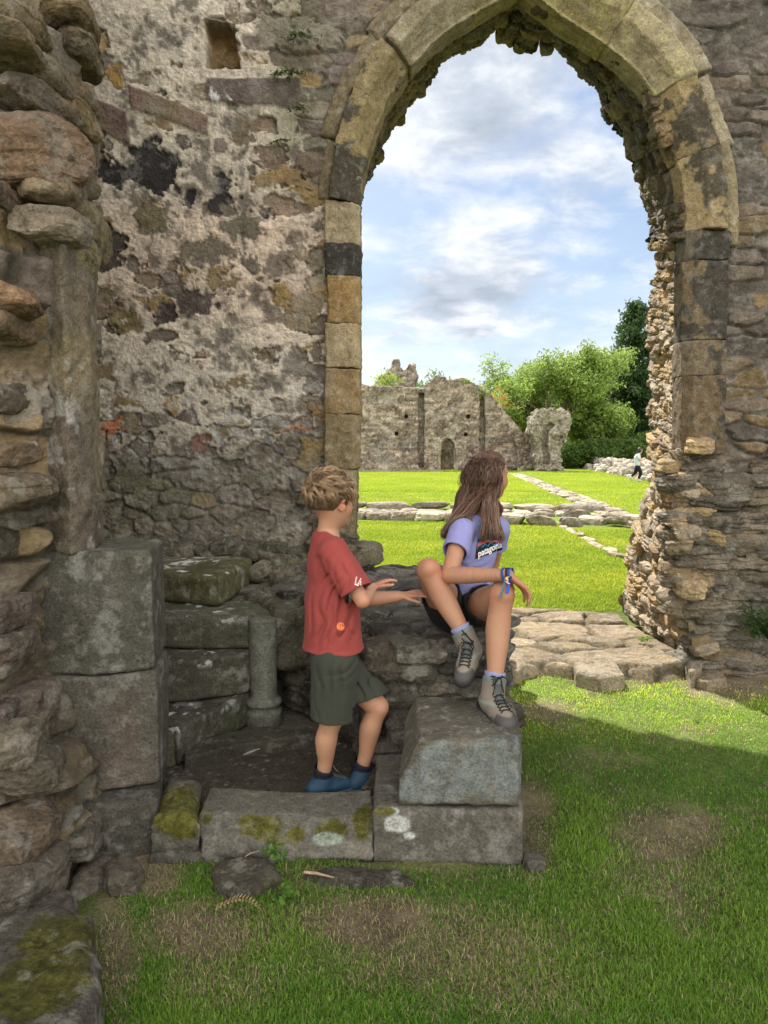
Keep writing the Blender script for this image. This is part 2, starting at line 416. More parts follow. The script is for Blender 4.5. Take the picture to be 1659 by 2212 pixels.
def tubes(paths, rad, sides=5):
    """paths (K,N,3), rad (K,N) -> V,F"""
    paths = np.asarray(paths, float); K, N, _ = paths.shape; rad = np.broadcast_to(rad, (K, N))
    T = np.gradient(paths, axis=1); T /= np.linalg.norm(T, axis=2, keepdims=True)+1e-12
    ref = np.where(np.abs(T[..., 2:3]) > 0.9, np.array([1., 0, 0]), np.array([0, 0, 1.]))
    A = np.cross(T, ref); A /= np.linalg.norm(A, axis=2, keepdims=True)+1e-12; B = np.cross(T, A)
    th = np.arange(sides)*2*math.pi/sides
    V = paths[:, :, None, :]+rad[:, :, None, None]*(A[:, :, None, :]*np.cos(th)[None, None, :, None]+B[:, :, None, :]*np.sin(th)[None, None, :, None])
    i = np.arange(N-1)[:, None]; j = np.arange(sides)[None, :]
    a = i*sides+j; b = i*sides+(j+1) % sides; f = np.stack([a, b, b+sides, a+sides], 2).reshape(-1, 4)
    F = (f[None]+(np.arange(K)*N*sides)[:, None, None]).reshape(-1, 4)
    return V.reshape(-1, 3), F

# ================================================================== THE ARCH WALL
Y0, Y1 = 4.70, 6.50
INNER = [(768,1330),(772,1180),(776,1020),(778,800),(778,600),(778,452),(784,394),(796,330),(813,273),(833,225),(856,188),(884,148),(925,105),(975,64),(1035,28),(1085,0),(1128,-26),
         (1165,2),(1207,36),(1250,64),(1300,96),(1345,130),(1382,165),(1412,206),(1434,278),(1461,348),(1476,420),(1480,500),(1472,560),(1468,731),(1466,985)]
REARR = [(1333,1327),(1336,1288),(1344,1240),(1347,1192),(1360,1158),(1366,1125),(1378,1082),(1400,1048),(1404,1000),(1402,952),(1405,914),(1399,880),(1402,846),(1396,800),(1398,731),(1400,650),
         (1412,600),(1416,557),(1418,493),(1414,447),(1403,430),(1396,375),(1362,325),(1352,285),(1318,245),(1312,205),(1283,168),(1242,125),(1207,100),(1143,96),(1105,78),(1077,62)]
REARL = [(1016,100),(952,130),(929,166),(900,205),(871,240),(838,290),(806,345),(784,400),(764,470),(750,560),(742,700),(740,1000),(740,1330)]
def P2(pts, Y): return np.array([W(x, y, Y) for x, y in pts])
def resample(P, n):
    P = np.asarray(P, float); d = np.r_[0, np.cumsum(np.linalg.norm(np.diff(P, axis=0), axis=1))]
    t = np.linspace(0, d[-1], n); return np.stack([np.interp(t, d, P[:, k]) for k in range(P.shape[1])], 1), d[-1]
inner = P2(INNER, Y0)
right_low = P2([(1466,985),(1452,1010),(1440,1060),(1444,1120),(1450,1200),(1458,1300),(1474,1380),(1490,1470)], Y0)
front_path = np.concatenate([inner, right_low[1:]])
rear_path = np.concatenate([P2(REARR, Y1), P2(REARL, Y1)])[::-1]

wall = empty('abbey_wall', (0.86, 5.5, 0), 'tall ruined stone wall with the pointed arch opening onto the lawn', 'wall')

# ---- front face: one sheet of plastered rubble, open at the arch
def front_face():
    x0, x1, z0, z1, h = -3.4, 4.2, -0.1, 5.6, 0.0085
    nx = int((x1-x0)/h); nz = int((z1-z0)/h)
    X, Z = np.meshgrid(x0+np.arange(nx)*h, z0+np.arange(nz)*h, indexing='ij'); X = X.ravel(); Z = Z.ravel()
    P = np.stack([X, np.full_like(X, Y0), Z], 1); px, py = toPX(P)
    U = X; V_ = Z
    wrp = np.stack([U, V_, U*0], 1)
    wu = fbm(wrp, 3.5, 3, .5, 3)*0.05+fbm(wrp, 14, 3, .5, 5)*0.02; wv = fbm(wrp, 3.1, 3, .5, 4)*0.035+fbm(wrp, 15, 3, .5, 6)*0.014
    rt = ss(1380, 1480, px+30*fbm(wrp, 2, 2, .5, 7))            # right of the arch: coursed rubble, no plaster
    # left: larger irregular stones
    e1, id1, du, dv = cells(U+wu, V_+wv, 0.20, 0.098, 21, 0.95, 2.6)
    e2, id2, du2, dv2 = cells(U+wu*.7+9, V_+wv*.7, 0.27, 0.092, 45, 0.85, 3.5)
    n_lo = fbm(wrp, 1.6, 3, .5, 31); n_md = fbm(wrp, 7, 4, .6, 32); n_hi = fbm(wrp, 30, 4, .6, 33); n_vh = fbm(wrp, 90, 2, .6, 34)
    # ---------- left part
    st = ss(0.03, 0.22, e1)
    rockh = h2(id1, 1)
    pal = [(.23,.18,.125),(.20,.165,.125),(.28,.22,.13),(.21,.16,.12),(.17,.145,.115),(.34,.245,.12),(.22,.175,.15),(.15,.125,.10),(.25,.21,.155),(.27,.20,.145),(.20,.18,.14),(.19,.15,.135)]
    scol = palette(id1, pal)*(1+.45*n_md+.35*n_hi)[:, None]
    # plaster cover: high in the middle of the wall, gone at the foot and near the jamb
    cover = .335*ss(1000, 800, py)*ss(700, 620, px+40*n_lo)+.10
    cover = cover-.34*ss(180, 60, py)*ss(560, 700, px)-.10*ss(330, 180, px)+.10*ss(330, 150, py)*ss(520, 300, px)
    cover = cover-.25*ss(560, 680, px)*ss(500, 340, py)+.14*n_lo
    n_c = fbm(wrp, 15, 4, .65, 36); key = h2(id1, 4)*.55+.20*(1-st)*1.3+.50*n_md+.34*n_c+.14*n_hi
    thr = cover+.42*(1-st)
    pl = ss(-0.015, 0.045, thr-key)*(1-rt)
    pcol = np.array([.52,.46,.38])[None, :]*(1+.26*n_hi+.12*n_vh+.22*n_md+.18*n_lo)[:, None]
    pcol = pcol*lerp(1, .38, ss(0.16, .5, -n_md-.7*n_c-.3*n_hi))[:, None]; pcol = pcol*lerp(1, 1.22, ss(.1, .5, n_c+.5*n_hi))[:, None]
    # pinkish middle band, greener high on the right
    g = ss(520, 640, px)*ss(480, 200, py); pcol = pcol*lerp(np.array([1.0, 1, 1]), np.array([.80, .83, .74]), (g*.8)[:, None])
    pk = ss(380, 500, py)*ss(780, 620, py); pcol = pcol*lerp(np.array([1.0, 1, 1]), np.array([1.06, .98, .95]), pk[:, None])
    joint = np.array([.16,.135,.105])[None, :]*(1+.5*n_hi)[:, None]
    lcol = lerp(joint, scol, st[:, None])
    lcol = lerp(lcol, pcol*1.12, pl[:, None])
    hgt = (rockh*.030-.004)*st+.010*n_md*st+.006*n_hi+.003*n_vh+st*(du*(h2(id1, 2)-.5)+dv*(h2(id1, 3)-.5))*.03
    hgt = lerp(hgt, .019+.011*n_md+.010*n_c+.0055*n_hi+.0025*n_vh, pl)
    # foot of the wall: damp grey green mortar
    low = ss(880, 1030, py+60*n_lo)*(1-rt)
    mort = lerp(np.array([.165,.155,.12]), np.array([.30,.29,.26]), ss(-.05, .4, n_md+.7*n_hi)[:, None])
    mort = lerp(mort, np.array([.115,.125,.072])*(1+.5*n_hi)[:, None], (ss(-.1, .35, n_lo+.6*n_md)*ss(960, 1080, py)*.85)[:, None])
    lcol = lerp(lcol, mort, (low*lerp(.85, .55, st))[:, None]); hgt = hgt+low*(.018*n_md)
    # white lichen bloom above it
    bl = ss(760, 880, py)*ss(1050, 930, py)*ss(.05, .35, n_hi+.5*n_md)*(1-rt); lcol = lerp(lcol, np.array([.46,.46,.45]), (bl*.6)[:, None])
    # single stones seen on the wall: (cx, cy, rx, ry, colour, relief)
    blk = (.045, .04, .042)
    spots = [(330,360,52,50,blk,-.002),(252,372,30,26,blk,0),(210,330,22,18,(.07,.055,.05),0),(474,412,22,32,blk,0),(400,432,10,18,blk,0),(588,465,17,14,blk,0),(250,520,36,22,(.08,.07,.06),0),
             (325,478,34,34,(.20,.165,.10),.012),(532,494,44,28,(.17,.15,.11),.010),(610,392,60,16,(.30,.21,.11),.016),(455,150+0,1,1,blk,0),(530,286,32,22,(.21,.17,.12),.008),
             (245,160,24,18,(.42,.27,.10),.01),(615,650,24,20,(.34,.24,.10),.012),(668,655,30,22,(.27,.22,.15),.014),(640,692,34,16,(.27,.22,.15),.012),(484,606,36,15,(.26,.20,.12),.008),
             (335,645,30,14,(.36,.25,.11),.008),(228,640,22,22,(.22,.17,.10),.008),(270,690,30,18,(.26,.20,.10),.008),(352,680,22,34,(.09,.065,.06),0),(272,866,30,14,(.26,.20,.10),.012),
             (237,915,26,17,(.50,.20,.10),.010),(660,748,34,8,(.26,.19,.11),.008),(498,822,42,10,(.24,.19,.11),.008),(640,925,28,5,(.45,.20,.09),.012),(684,880,16,11,(.36,.22,.10),.012),
             (666,968,30,20,(.30,.22,.10),.014),(580,960,20,18,(.16,.15,.15),.006),(440,960,24,16,(.25,.15,.12),.0),(235,560,36,20,(.10,.08,.07),0),(450,545,60,20,(.19,.16,.12),.006),
             (610,215,1,1,blk,0),(420,655,40,20,(.12,.095,.085),0),(220,800,25,16,(.25,.19,.12),.006),(600,72,34,40,(.24,.21,.16),.01),(690,80,54,26,(.22,.20,.15),.01),(640,560,40,12,(.26,.22,.16),.014),
             (700,610,30,14,(.30,.25,.18),.014),(560,760,30,9,(.2,.16,.11),0),(660,1000,30,16,(.24,.20,.12),.01),(300,1040,60,30,(.16,.155,.10),.006),(560,1030,50,24,(.15,.14,.10),.008)]
    jx = px+26*n_md+34*n_c+14*n_hi; jy = py+20*fbm(wrp+5, 8, 3, .5, 77)+30*fbm(wrp+9, 16, 3, .6, 78)+10*n_hi
    for (cx, cy, rx, ry, c_, rl) in spots:
        if rx < 3: continue
        d = ((np.abs(jx-cx)/rx)**3+(np.abs(jy-cy)/ry)**3)**(1/3.)
        k = ss(1.06, .96, d)
        lcol = lerp(lcol, np.array(c_)[None, :]*(1+.45*n_md+.35*n_hi)[:, None], k[:, None])
        hgt = lerp(hgt, rl+.005+.010*n_md+.004*n_hi, k); hgt -= .012*ss(1.3, 1.12, d)*ss(.95, 1.1, d)*(rl > 0)
    # reddish string course stones, worn and tilted
    bands = [([(183,206),(276,243),(285,318),(183,272)],(.20,.135,.115),.030),([(280,186),(450,252),(452,294),(284,236)],(.255,.18,.14),.034),([(447,172),(650,172),(651,238),(447,222)],(.16,.125,.115),.030)]
    for poly, c_, rl in bands:
        d = polysd(px+5*n_md, py+5*n_md, poly); k = ss(3, -3, d); cc = np.array(c_)[None, :]*(1+.3*n_hi+.25*n_md)[:, None]
        cc = lerp(cc, np.array([.20,.19,.10]), (ss(0, .5, n_md+.4*n_lo)*.55)[:, None])
        lcol = lerp(lcol, cc, k[:, None]); hgt = lerp(hgt, rl+.004*n_hi, k)
    wht = ss(1.0, .7, np.hypot((jx-468)/16, (jy-208)/11)); lcol = lerp(lcol, np.array([.7,.7,.68]), wht[:, None])
    drip = ss(2.5, .5, np.abs(px-473-2*n_md))*ss(215, 225, py)*ss(330, 260, py); lcol = lerp(lcol, np.array([.62,.6,.55]), (drip*.7)[:, None])
    # putlog hole
    hole = polysd(px+8*n_md, py+8*n_md, [(443,48),(508,56),(520,150),(446,152)]); kh = ss(2, -6, hole)
    hgt = hgt-.16*kh; e3, id3, _, _ = cells(U+wu, V_, .2, .08, 91)
    lcol = lerp(lcol, palette(id3, [(.36,.24,.10),(.25,.18,.09),(.30,.19,.08)])*(1+.5*n_hi)[:, None], kh[:, None])
    # dark green damp streak beside the arch with little plants
    gs = ss(70, 10, np.abs(px-640-30*n_lo))*ss(420, 300, py); lcol = lerp(lcol, lcol*.55+np.array([.02,.03,.012]), (gs*.75*ss(-.4, .3, n_md))[:, None])
    # ---------- right part
    st2 = ss(0.02, 0.20, e2)
    big = ss(.3, .9, h2(id2, 7))
    pal2 = [(.165,.135,.105),(.145,.12,.10),(.19,.15,.11),(.13,.115,.10),(.22,.165,.10),(.17,.145,.12),(.12,.10,.085),(.155,.135,.115)]
    rc = palette(id2, pal2)*(1+.5*n_md+.35*n_hi)[:, None]
    och = ss(560, 640, py)*ss(.6, .8, h2(id2, 9)); rc = lerp(rc, np.array([.33,.22,.10])*(1+.5*n_hi)[:, None], (och*.7)[:, None])
    rj = np.array([.13,.115,.095])*(1+.4*n_hi)[:, None]; rc = lerp(rj, rc, st2[:, None])
    lc = ss(.25, .5, n_hi+.4*n_md)*.35; rc = lerp(rc, np.array([.36,.36,.34]), lc[:, None])
    rh = (h2(id2, 1)*.045)*st2+.012*n_md+.006*n_hi+st2*(du2*(h2(id2, 2)-.5)+dv2*(h2(id2, 3)-.3))*.045
    rdamp = ss(1180, 1350, py); rc = lerp(rc, rc*.75+np.array([.01,.014,.004]), rdamp[:, None]); rh = rh+ss(950, 1400, py)*(.06+.03*n_lo)
    colr = lerp(lcol, rc, rt[:, None]); hgt = lerp(hgt, rh, rt)
    P[:, 1] -= hgt; P[:, 0] += .006*n_hi; P[:, 2] += .006*n_md
    cut = np.concatenate([inner[1:, [0, 2]], right_low[1:, [0, 2]], [[2.2, -.5], [-.2, -.5]]])
    sd = polysd(X, Z, [tuple(q) for q in cut[::1]])
    keep = sd > 0.05
    keep |= (py > 985) & (px > 1100) & (sd > 0.012)
    keep &= ~((py < -500))
    F = gridF(nx, nz, keep)
    V2, F2, C2 = compact(P, F, colr)
    return V2, F2[:, ::-1], C2
V_, F_, C_ = front_face()
mesh_obj('rubble_face', V_, F_, M_RUB, wall, None, C_)

# ---- core of the wall: closes the volume behind the faces, up to its full height
def box(acc, a, b, c=(.16,.14,.11)):
    x0, y0, z0 = a; x1, y1, z1 = b
    V = [(x0,y0,z0),(x1,y0,z0),(x1,y1,z0),(x0,y1,z0),(x0,y0,z1),(x1,y0,z1),(x1,y1,z1),(x0,y1,z1)]
    F = [(0,3,2,1),(4,5,6,7),(0,1,5,4),(1,2,6,5),(2,3,7,6),(3,0,4,7)]
    acc.add(V, F, np.array(c))
acc = Acc()
HT = 12.5
box(acc, (-4.2, Y0+.17, -.1), (-0.62, Y1, 5.6)); box(acc, (2.75, Y0+.05, -.1), (6.5, Y1, 5.6)); box(acc, (-4.2, Y0+.02, 5.603), (6.5, Y1, HT))
acc.build('wall_core', M_RUB, wall, smooth=False)

# ---- reveal and soffit: a skin of laid stones between the front edge and the far edge
def reveal():
    NS = 420
    fp, Lf = resample(front_path, NS); rp, Lr = resample(rear_path, NS)
    # match the two edges by height on the jambs and by proportion over the arch
    def key(P):
        k = np.linspace(0, 1, len(P)); ia = int(np.argmax(P[:, 2])); top = P[ia, 2]
        return np.where(np.arange(len(P)) <= ia, P[:, 2]/top, 2-P[:, 2]/top)
    kf = np.maximum.accumulate(key(fp)+np.arange(NS)*1e-7); kr = np.maximum.accumulate(key(rp)+np.arange(NS)*1e-7)
    ks = np.linspace(max(kf[0], kr[0], 0.0), min(kf[-1], kr[-1], 2.0), NS)
    f = np.stack([np.interp(ks, kf, fp[:, k]) for k in range(3)], 1); r = np.stack([np.interp(ks, kr, rp[:, k]) for k in range(3)], 1)
    f[:, 1] = Y0+.07
    cen = np.array([0.95, 0, 2.0])
    out = f-cen; out[:, 1] = 0; out /= np.linalg.norm(out, axis=1)[:, None]
    right_low_m = (ks > 1) & (f[:, 2] < 1.45)
    f = f+out*np.where(right_low_m, 0.0, 0.045)[:, None]
    return f, r, ks
RF, RR, RK = reveal()
sarc = np.r_[0, np.cumsum(np.linalg.norm(np.diff((RF+RR)/2, axis=0), axis=1))]
def rev_pt(s, t):
    a = np.array([np.interp(s, sarc, RF[:, k]) for k in range(3)]); b = np.array([np.interp(s, sarc, RR[:, k]) for k in range(3)])
    return a+(b-a)*t
acc = Acc(); rs = np.random.RandomState(4)
# backing mortar
ns, nt_ = len(RF), 40
T_ = np.linspace(0, 1, nt_)
Pb = RF[:, None, :]+(RR-RF)[:, None, :]*T_[None, :, None]
dS = np.gradient(Pb, axis=0); dT = np.gradient(Pb, axis=1); Nn = np.cross(dS, dT); Nn /= np.linalg.norm(Nn, axis=2, keepdims=True)+1e-9
cc_ = np.array([.95, 5.6, 2.0]); sg = np.sign(((cc_-Pb)*Nn).sum(2, keepdims=True)); Nn *= sg
Pb = Pb-Nn*0.045; fl = Pb.reshape(-1, 3); fl = fl+Nn.reshape(-1, 3)*(.02*fbm(fl, 8, 3, .5, 2))[:, None]
acc.add(fl, gridF(ns, nt_), np.array([.15,.125,.09])[None, :]*(1+.4*fbm(fl, 20, 3, .5, 3))[:, None])
recs = []
s = 0.0
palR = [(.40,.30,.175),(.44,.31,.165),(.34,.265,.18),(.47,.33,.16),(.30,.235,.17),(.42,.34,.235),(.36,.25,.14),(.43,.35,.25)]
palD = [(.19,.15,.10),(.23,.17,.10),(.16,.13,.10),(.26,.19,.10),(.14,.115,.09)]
while s < sarc[-1]-.03:
    hgt = rs.uniform(.045, .10); k = np.interp(s+hgt/2, sarc, RK)
    zt = np.interp(s+hgt/2, sarc, RF[:, 2])
    isr = k > 1
    if isr and zt < 1.4: hgt = rs.uniform(.06, .125)
    if zt > 3.0: hgt = rs.uniform(.07, .15)
    t = -rs.uniform(0, .06)
    if isr and zt < 1.5: t = rs.uniform(-.12, -.04)
    while t < 1.0:
        p0 = rev_pt(s+hgt/2, min(max(t, 0), 1)); L = rs.uniform(.10, .34)/1.75
        if isr and zt < 1.4: L = rs.uniform(.12, .36)/1.75
        if t+L > .93: L = 1.0-t+rs.uniform(-.01, .02)
        tm = t+L/2
        c = rev_pt(s+hgt/2, tm); ds = rev_pt(min(s+hgt, sarc[-1]), tm)-rev_pt(s, tm); dt = rev_pt(s+hgt/2, min(tm+.05, 1.05))-rev_pt(s+hgt/2, tm-.05)
        v = ds/(np.linalg.norm(ds)+1e-9); u = dt/np.linalg.norm(dt); w = np.cross(u, v); w /= np.linalg.norm(w)
        if np.dot(cc_-c, w) < 0: w = -w
        v = np.cross(w, u)
        a = rs.normal(0, .05); v2 = v*math.cos(a)+u*math.sin(a); u2 = u*math.cos(a)-v*math.sin(a)
        R = np.stack([u2, v2, w], 1)
        if np.linalg.det(R) < 0: R[:, 1] *= -1
        prot = rs.uniform(-.045, -.005)
        if isr and zt < 1.4: prot = rs.uniform(-.075, .005)
        if not isr: prot = rs.uniform(-.012, .012)
        if isr and zt > 2.7: prot = rs.uniform(.015, .05)
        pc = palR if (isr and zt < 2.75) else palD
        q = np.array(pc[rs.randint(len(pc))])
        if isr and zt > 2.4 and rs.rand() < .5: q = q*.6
        q = q*rs.uniform(.8, 1.2)
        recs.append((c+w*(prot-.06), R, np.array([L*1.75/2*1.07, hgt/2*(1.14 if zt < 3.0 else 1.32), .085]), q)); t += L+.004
    s += hgt
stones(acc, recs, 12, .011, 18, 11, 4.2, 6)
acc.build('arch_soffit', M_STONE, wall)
# few big slipped stones that break the silhouette high on the right
acc = Acc(); recs = []
for (x, y, Yd, sx, sy, c_) in [(1332,232,6.3,.10,.075,(.26,.19,.10)),(1380,300,6.3,.08,.06,(.18,.14,.10)),(1085,70,6.4,.05,.04,(.25,.19,.10)),(860,246,6.4,.05,.07,(.24,.18,.1)),(815,330,6.4,.05,.08,(.26,.19,.1)),
                               (905,190,6.4,.05,.05,(.24,.18,.1)),(1130,92,6.4,.07,.05,(.2,.16,.1)),(1395,365,6.2,.07,.08,(.17,.135,.1)),(1245,120,6.4,.06,.04,(.2,.15,.1))]:
    R = np.array(Matrix.Rotation(rs.uniform(-.5, .5), 3, 'Y')); recs.append((W(x, y, Yd), R, np.array([sx*.9, .12, sy]), np.array(c_)))
stones(acc, recs, 12, .01, 14, 5, 3.5, 7)
acc.build('slipped_stone', M_STONE, wall)

# ---- dressed jamb stones and arch ring
def off_path(P, d):
    T = np.gradient(P[:, [0, 2]], axis=0); T /= np.linalg.norm(T, axis=1)[:, None]; n = np.stack([-T[:, 1], T[:, 0]], 1)
    Q = P.copy(); Q[:, 0] += n[:, 0]*d; Q[:, 2] += n[:, 1]*d; return Q
ip, Li = resample(inner[1:], 600)
pxi, pyi = toPX(ip); iap = int(np.argmax(ip[:, 2]))
def segd(x, y, pts):
    d = np.full(x.shape, 1e9)
    for (ax, ay), (bx, by) in zip(pts[:-1], pts[1:]):
        ex, ey = bx-ax, by-ay; t = np.clip(((x-ax)*ex+(y-ay)*ey)/(ex*ex+ey*ey+1e-12), 0, 1)
        d = np.minimum(d, (x-ax-t*ex)**2+(y-ay-t*ey)**2)
    return np.sqrt(d)
def ring(i0, i1, d0, d1, yf, yb, col, seed, name, stain=0.0, cham=.07, lit=False, h=.0075, amp=.010, lich=.2, r=.010, gap=.004, moss=0.0):
    g = max(1, int(round(gap/(Li/600)))) if gap else 0
    i1 = min(i1+1, 599)
    a = off_path(ip, d0)[i0:i1+1]; b = off_path(ip, d1)[i0:i1+1]
    k = max(2, min(16, len(a)//4)); ia = np.linspace(0, len(a)-1, k).astype(int)
    poly = [tuple(a[q, [0, 2]]) for q in ia]+[tuple(b[q, [0, 2]]) for q in ia[::-1]]
    pc = np.array(poly).mean(0); poly = [tuple(pc+(np.array(q)-pc)*(1-.0005/max(.1, np.linalg.norm(np.array(q)-pc)))) for q in poly]
    iseg = ip[max(0, i0-30):i1+31][:, [0, 2]]
    def cut(P):
        # chamfer towards the opening
        d = segd(P[:, 0], P[:, 2], iseg[::5])
        return (cham-d*1.0-(P[:, 1]-yf))*.7
    V, F = prism(poly, 'y', yf, yb, r, h, amp, 9, seed, cut=cut if cham else None)
    n1 = fbm(V, 5, 4, .6, seed); n2 = fbm(V, 18, 4, .6, seed+1)
    C = np.array(col)[None, :]*np.array([.72,.675,.565])*(1+.4*n1+.4*n2)[:, None]
    if lich: C = lerp(C, np.array([.42,.42,.36]), (ss(.15, .45, n2+.3*n1)*lich)[:, None])
    if stain:
        d = segd(V[:, 0], V[:, 2], iseg[::5])
        k = ss(.08, .2, stain+.35*n1+.25*n2-.15+.9*(np.clip(d, 0, .2)-.08)*(1 if stain < 2 else 0)); C = lerp(C, np.array([.035,.033,.03])*(1+.5*n2)[:, None], (k*.88)[:, None])
    if moss: C = lerp(C, np.array([.30,.29,.085])*(1+.4*n2)[:, None], (ss(-.25, .3, n1+.5*n2)*moss)[:, None])
    return mesh_obj(name, V, F, M_DRESS, wall, None, C)
def idx_y(y, right):
    r = np.arange(600); m = (r > iap) if right else (r <= iap); c = r[m]; return int(c[np.argmin(np.abs(pyi[c]-y))])
DL = .21
def wl(i0, i1, w0, w1): pass
# left jamb, from the ground up
lj = [(1145,1015,(.26,.22,.15),0.0),(1012,900,(.27,.22,.14),0.0),(897,800,(.33,.25,.15),0.0),(797,706,(.45,.38,.27),0.0),(704,604,(.34,.24,.12),0.0),(602,537,(.12,.11,.095),.5),(535,448,(.38,.33,.24),.0)]
for n_, (ya, yb_, c_, stn) in enumerate(lj):
    i0, i1 = idx_y(ya, False), idx_y(yb_, False)
    if n_ == 0: i0 = 0
    ring(i0, i1, -.004 if n_ else .01, .215 if n_ != 4 else .20, Y0-.075, Y0+.2, c_, 50+n_, 'jamb_stone', stain=stn, cham=.045, lich=.25)
ol = [(446,345,(.33,.27,.16),.36,.19),(345,236,(.36,.30,.18),.2,.20),(236,152,(.34,.29,.18),.18,.215)]
for n_, (ya, yb_, c_, stn, wd) in enumerate(ol):
    i0, i1 = idx_y(ya, False), idx_y(yb_, False); ring(i0, i1, 0, wd, Y0-.10, Y0+.2, c_, 70+n_, 'arch_stone', stain=stn, cham=.10, lich=.2, r=.008)
i0 = idx_y(151, False); im = idx_y(38, False)
ring(i0, im, -.015, .20, Y0-.15, Y0+.15, (.34,.31,.24), 81, 'arch_stone', cham=.10, r=.035, lich=.3)
ring(im, iap, -.015, .20, Y0-.15, Y0+.15, (.38,.35,.22), 82, 'arch_stone', cham=.10, r=.035, lich=.2, moss=.5)
ja, jb = idx_y(99, True), idx_y(207, True)
ring(iap, ja, -.03, .24, Y0-.16, Y0+.15, (.42,.38,.22), 83, 'arch_stone', cham=.11, r=.04, lich=.2, moss=.6)
ring(ja, jb, -.02, .24, Y0-.15, Y0+.15, (.46,.42,.30), 84, 'arch_stone', cham=.11, r=.04, lich=.2, moss=.3)
rr = [(209,348,(.47,.38,.22),.32,.225),(350,498,(.46,.38,.24),.24,.215)]
for n_, (ya, yb_, c_, stn, wd) in enumerate(rr):
    i0, i1 = idx_y(ya, True), idx_y(yb_, True); ring(i0, i1, 0, wd, Y0-.12, Y0+.13, c_, 90+n_, 'arch_stone', stain=stn, cham=.10, lich=.15, r=.008)
rj = [(500,566,(.20,.18,.15),.3),(568,738,(.26,.21,.15),.3),(740,812,(.24,.20,.15),.2),(814,982,(.22,.17,.12),.24)]
for n_, (ya, yb_, c_, stn) in enumerate(rj):
    i0, i1 = idx_y(ya, True), idx_y(yb_, True); ring(i0, min(i1, 598), 0, .26, Y0-.085, Y0+.12, c_, 100+n_, 'jamb_stone', stain=stn, cham=.055, lich=.1)
# worn outer hood of the arch
def hood(pa, pb, right, w0, w1, c_, seed, pr=.05):
    i0, i1 = sorted((idx_y(pa, right), idx_y(pb, right))); ring(i0, i1, w0, w1, Y0-pr, Y0+.1, c_, seed, 'hood_stone', cham=0, amp=.012, r=.03, lich=.35)
hood(446, 330, False, .185, .27, (.22,.19,.13), 120, .025); hood(328, 150, False, .205, .31, (.25,.215,.15), 121, .04); hood(150, 10, False, .21, .34, (.25,.22,.17), 122)
hood(-5, 95, True, .25, .36, (.25,.23,.19), 123); hood(98, 205, True, .25, .37, (.33,.30,.24), 124); hood(208, 345, True, .235, .34, (.34,.31,.25), 125); hood(348, 520, True, .225, .32, (.33,.29,.21), 126)
# ragged rubble where the dressed stones of the right jamb are gone, and the broken foot of the left jamb
acc = Acc(); recs = []; rs = np.random.RandomState(8)
for k in range(70):
    y = rs.uniform(1000, 1470); x = np.interp(y, [1000, 1060, 1200, 1300, 1380, 1470], [1468, 1448, 1456, 1464, 1482, 1500])+rs.uniform(-14, 60)
    sx, sz = rs.uniform(.06, .15), rs.uniform(.035, .065)
    R = np.array(Matrix.Rotation(rs.normal(0, .07), 3, 'Y') @ Matrix.Rotation(rs.normal(0, .3), 3, 'Z'))
    q = np.array([(.30,.23,.14),(.24,.19,.13),(.20,.17,.13),(.34,.25,.13),(.17,.145,.11)][rs.randint(5)])*rs.uniform(.8, 1.15)
    recs.append((W(x, y, Y0+.03)+np.array([sx*.3, rs.uniform(-.04, .05), 0]), R[:, [0, 2, 1]]*np.array([1, 1, -1]), np.array([sx, sz, .10]), q))
stones(acc, recs, 12, .012, 15, 21, 4.0, 6)
recs = []
for k in range(110):
    x = rs.uniform(1500, 1700); y = rs.uniform(1010, 1440)
    sx, sz = rs.uniform(.08, .2), rs.uniform(.04, .07)
    R = np.array(Matrix.Rotation(rs.normal(0, .06), 3, 'Y'))
    q = np.array([(.18,.15,.11),(.15,.13,.10),(.20,.165,.12),(.13,.115,.09)][rs.randint(4)])*rs.uniform(.8, 1.15)
    recs.append((W(x, y, Y0+.0)+np.array([0, rs.uniform(-.03, .02), 0]), R[:, [0, 2, 1]]*np.array([1, 1, -1]), np.array([sx, sz, .09]), q))
stones(acc, recs, 12, .012, 12, 23, 4.0, 6)
for k in range(26):
    y = rs.uniform(1040, 1250); x = np.interp(y, [1040, 1150, 1190, 1240], [742, 748, 770, 776])+rs.uniform(-60, 0)
    recs2 = [(W(x, y, Y0+.05)+np.array([-.03, rs.uniform(-.1, .08), 0]), np.array(Matrix.Rotation(rs.normal(0, .1), 3, 'Y'))[:, [0, 2, 1]]*np.array([1, 1, -1]), np.array([rs.uniform(.06, .11), rs.uniform(.04, .07), .1]),
              np.array([(.15,.135,.10),(.12,.115,.085),(.18,.15,.11)][rs.randint(3)]))]
    stones(acc, recs2, 8, .012, 12, 300+k, 4.0, 6)
acc.build('broken_jamb', M_STONE, wall)

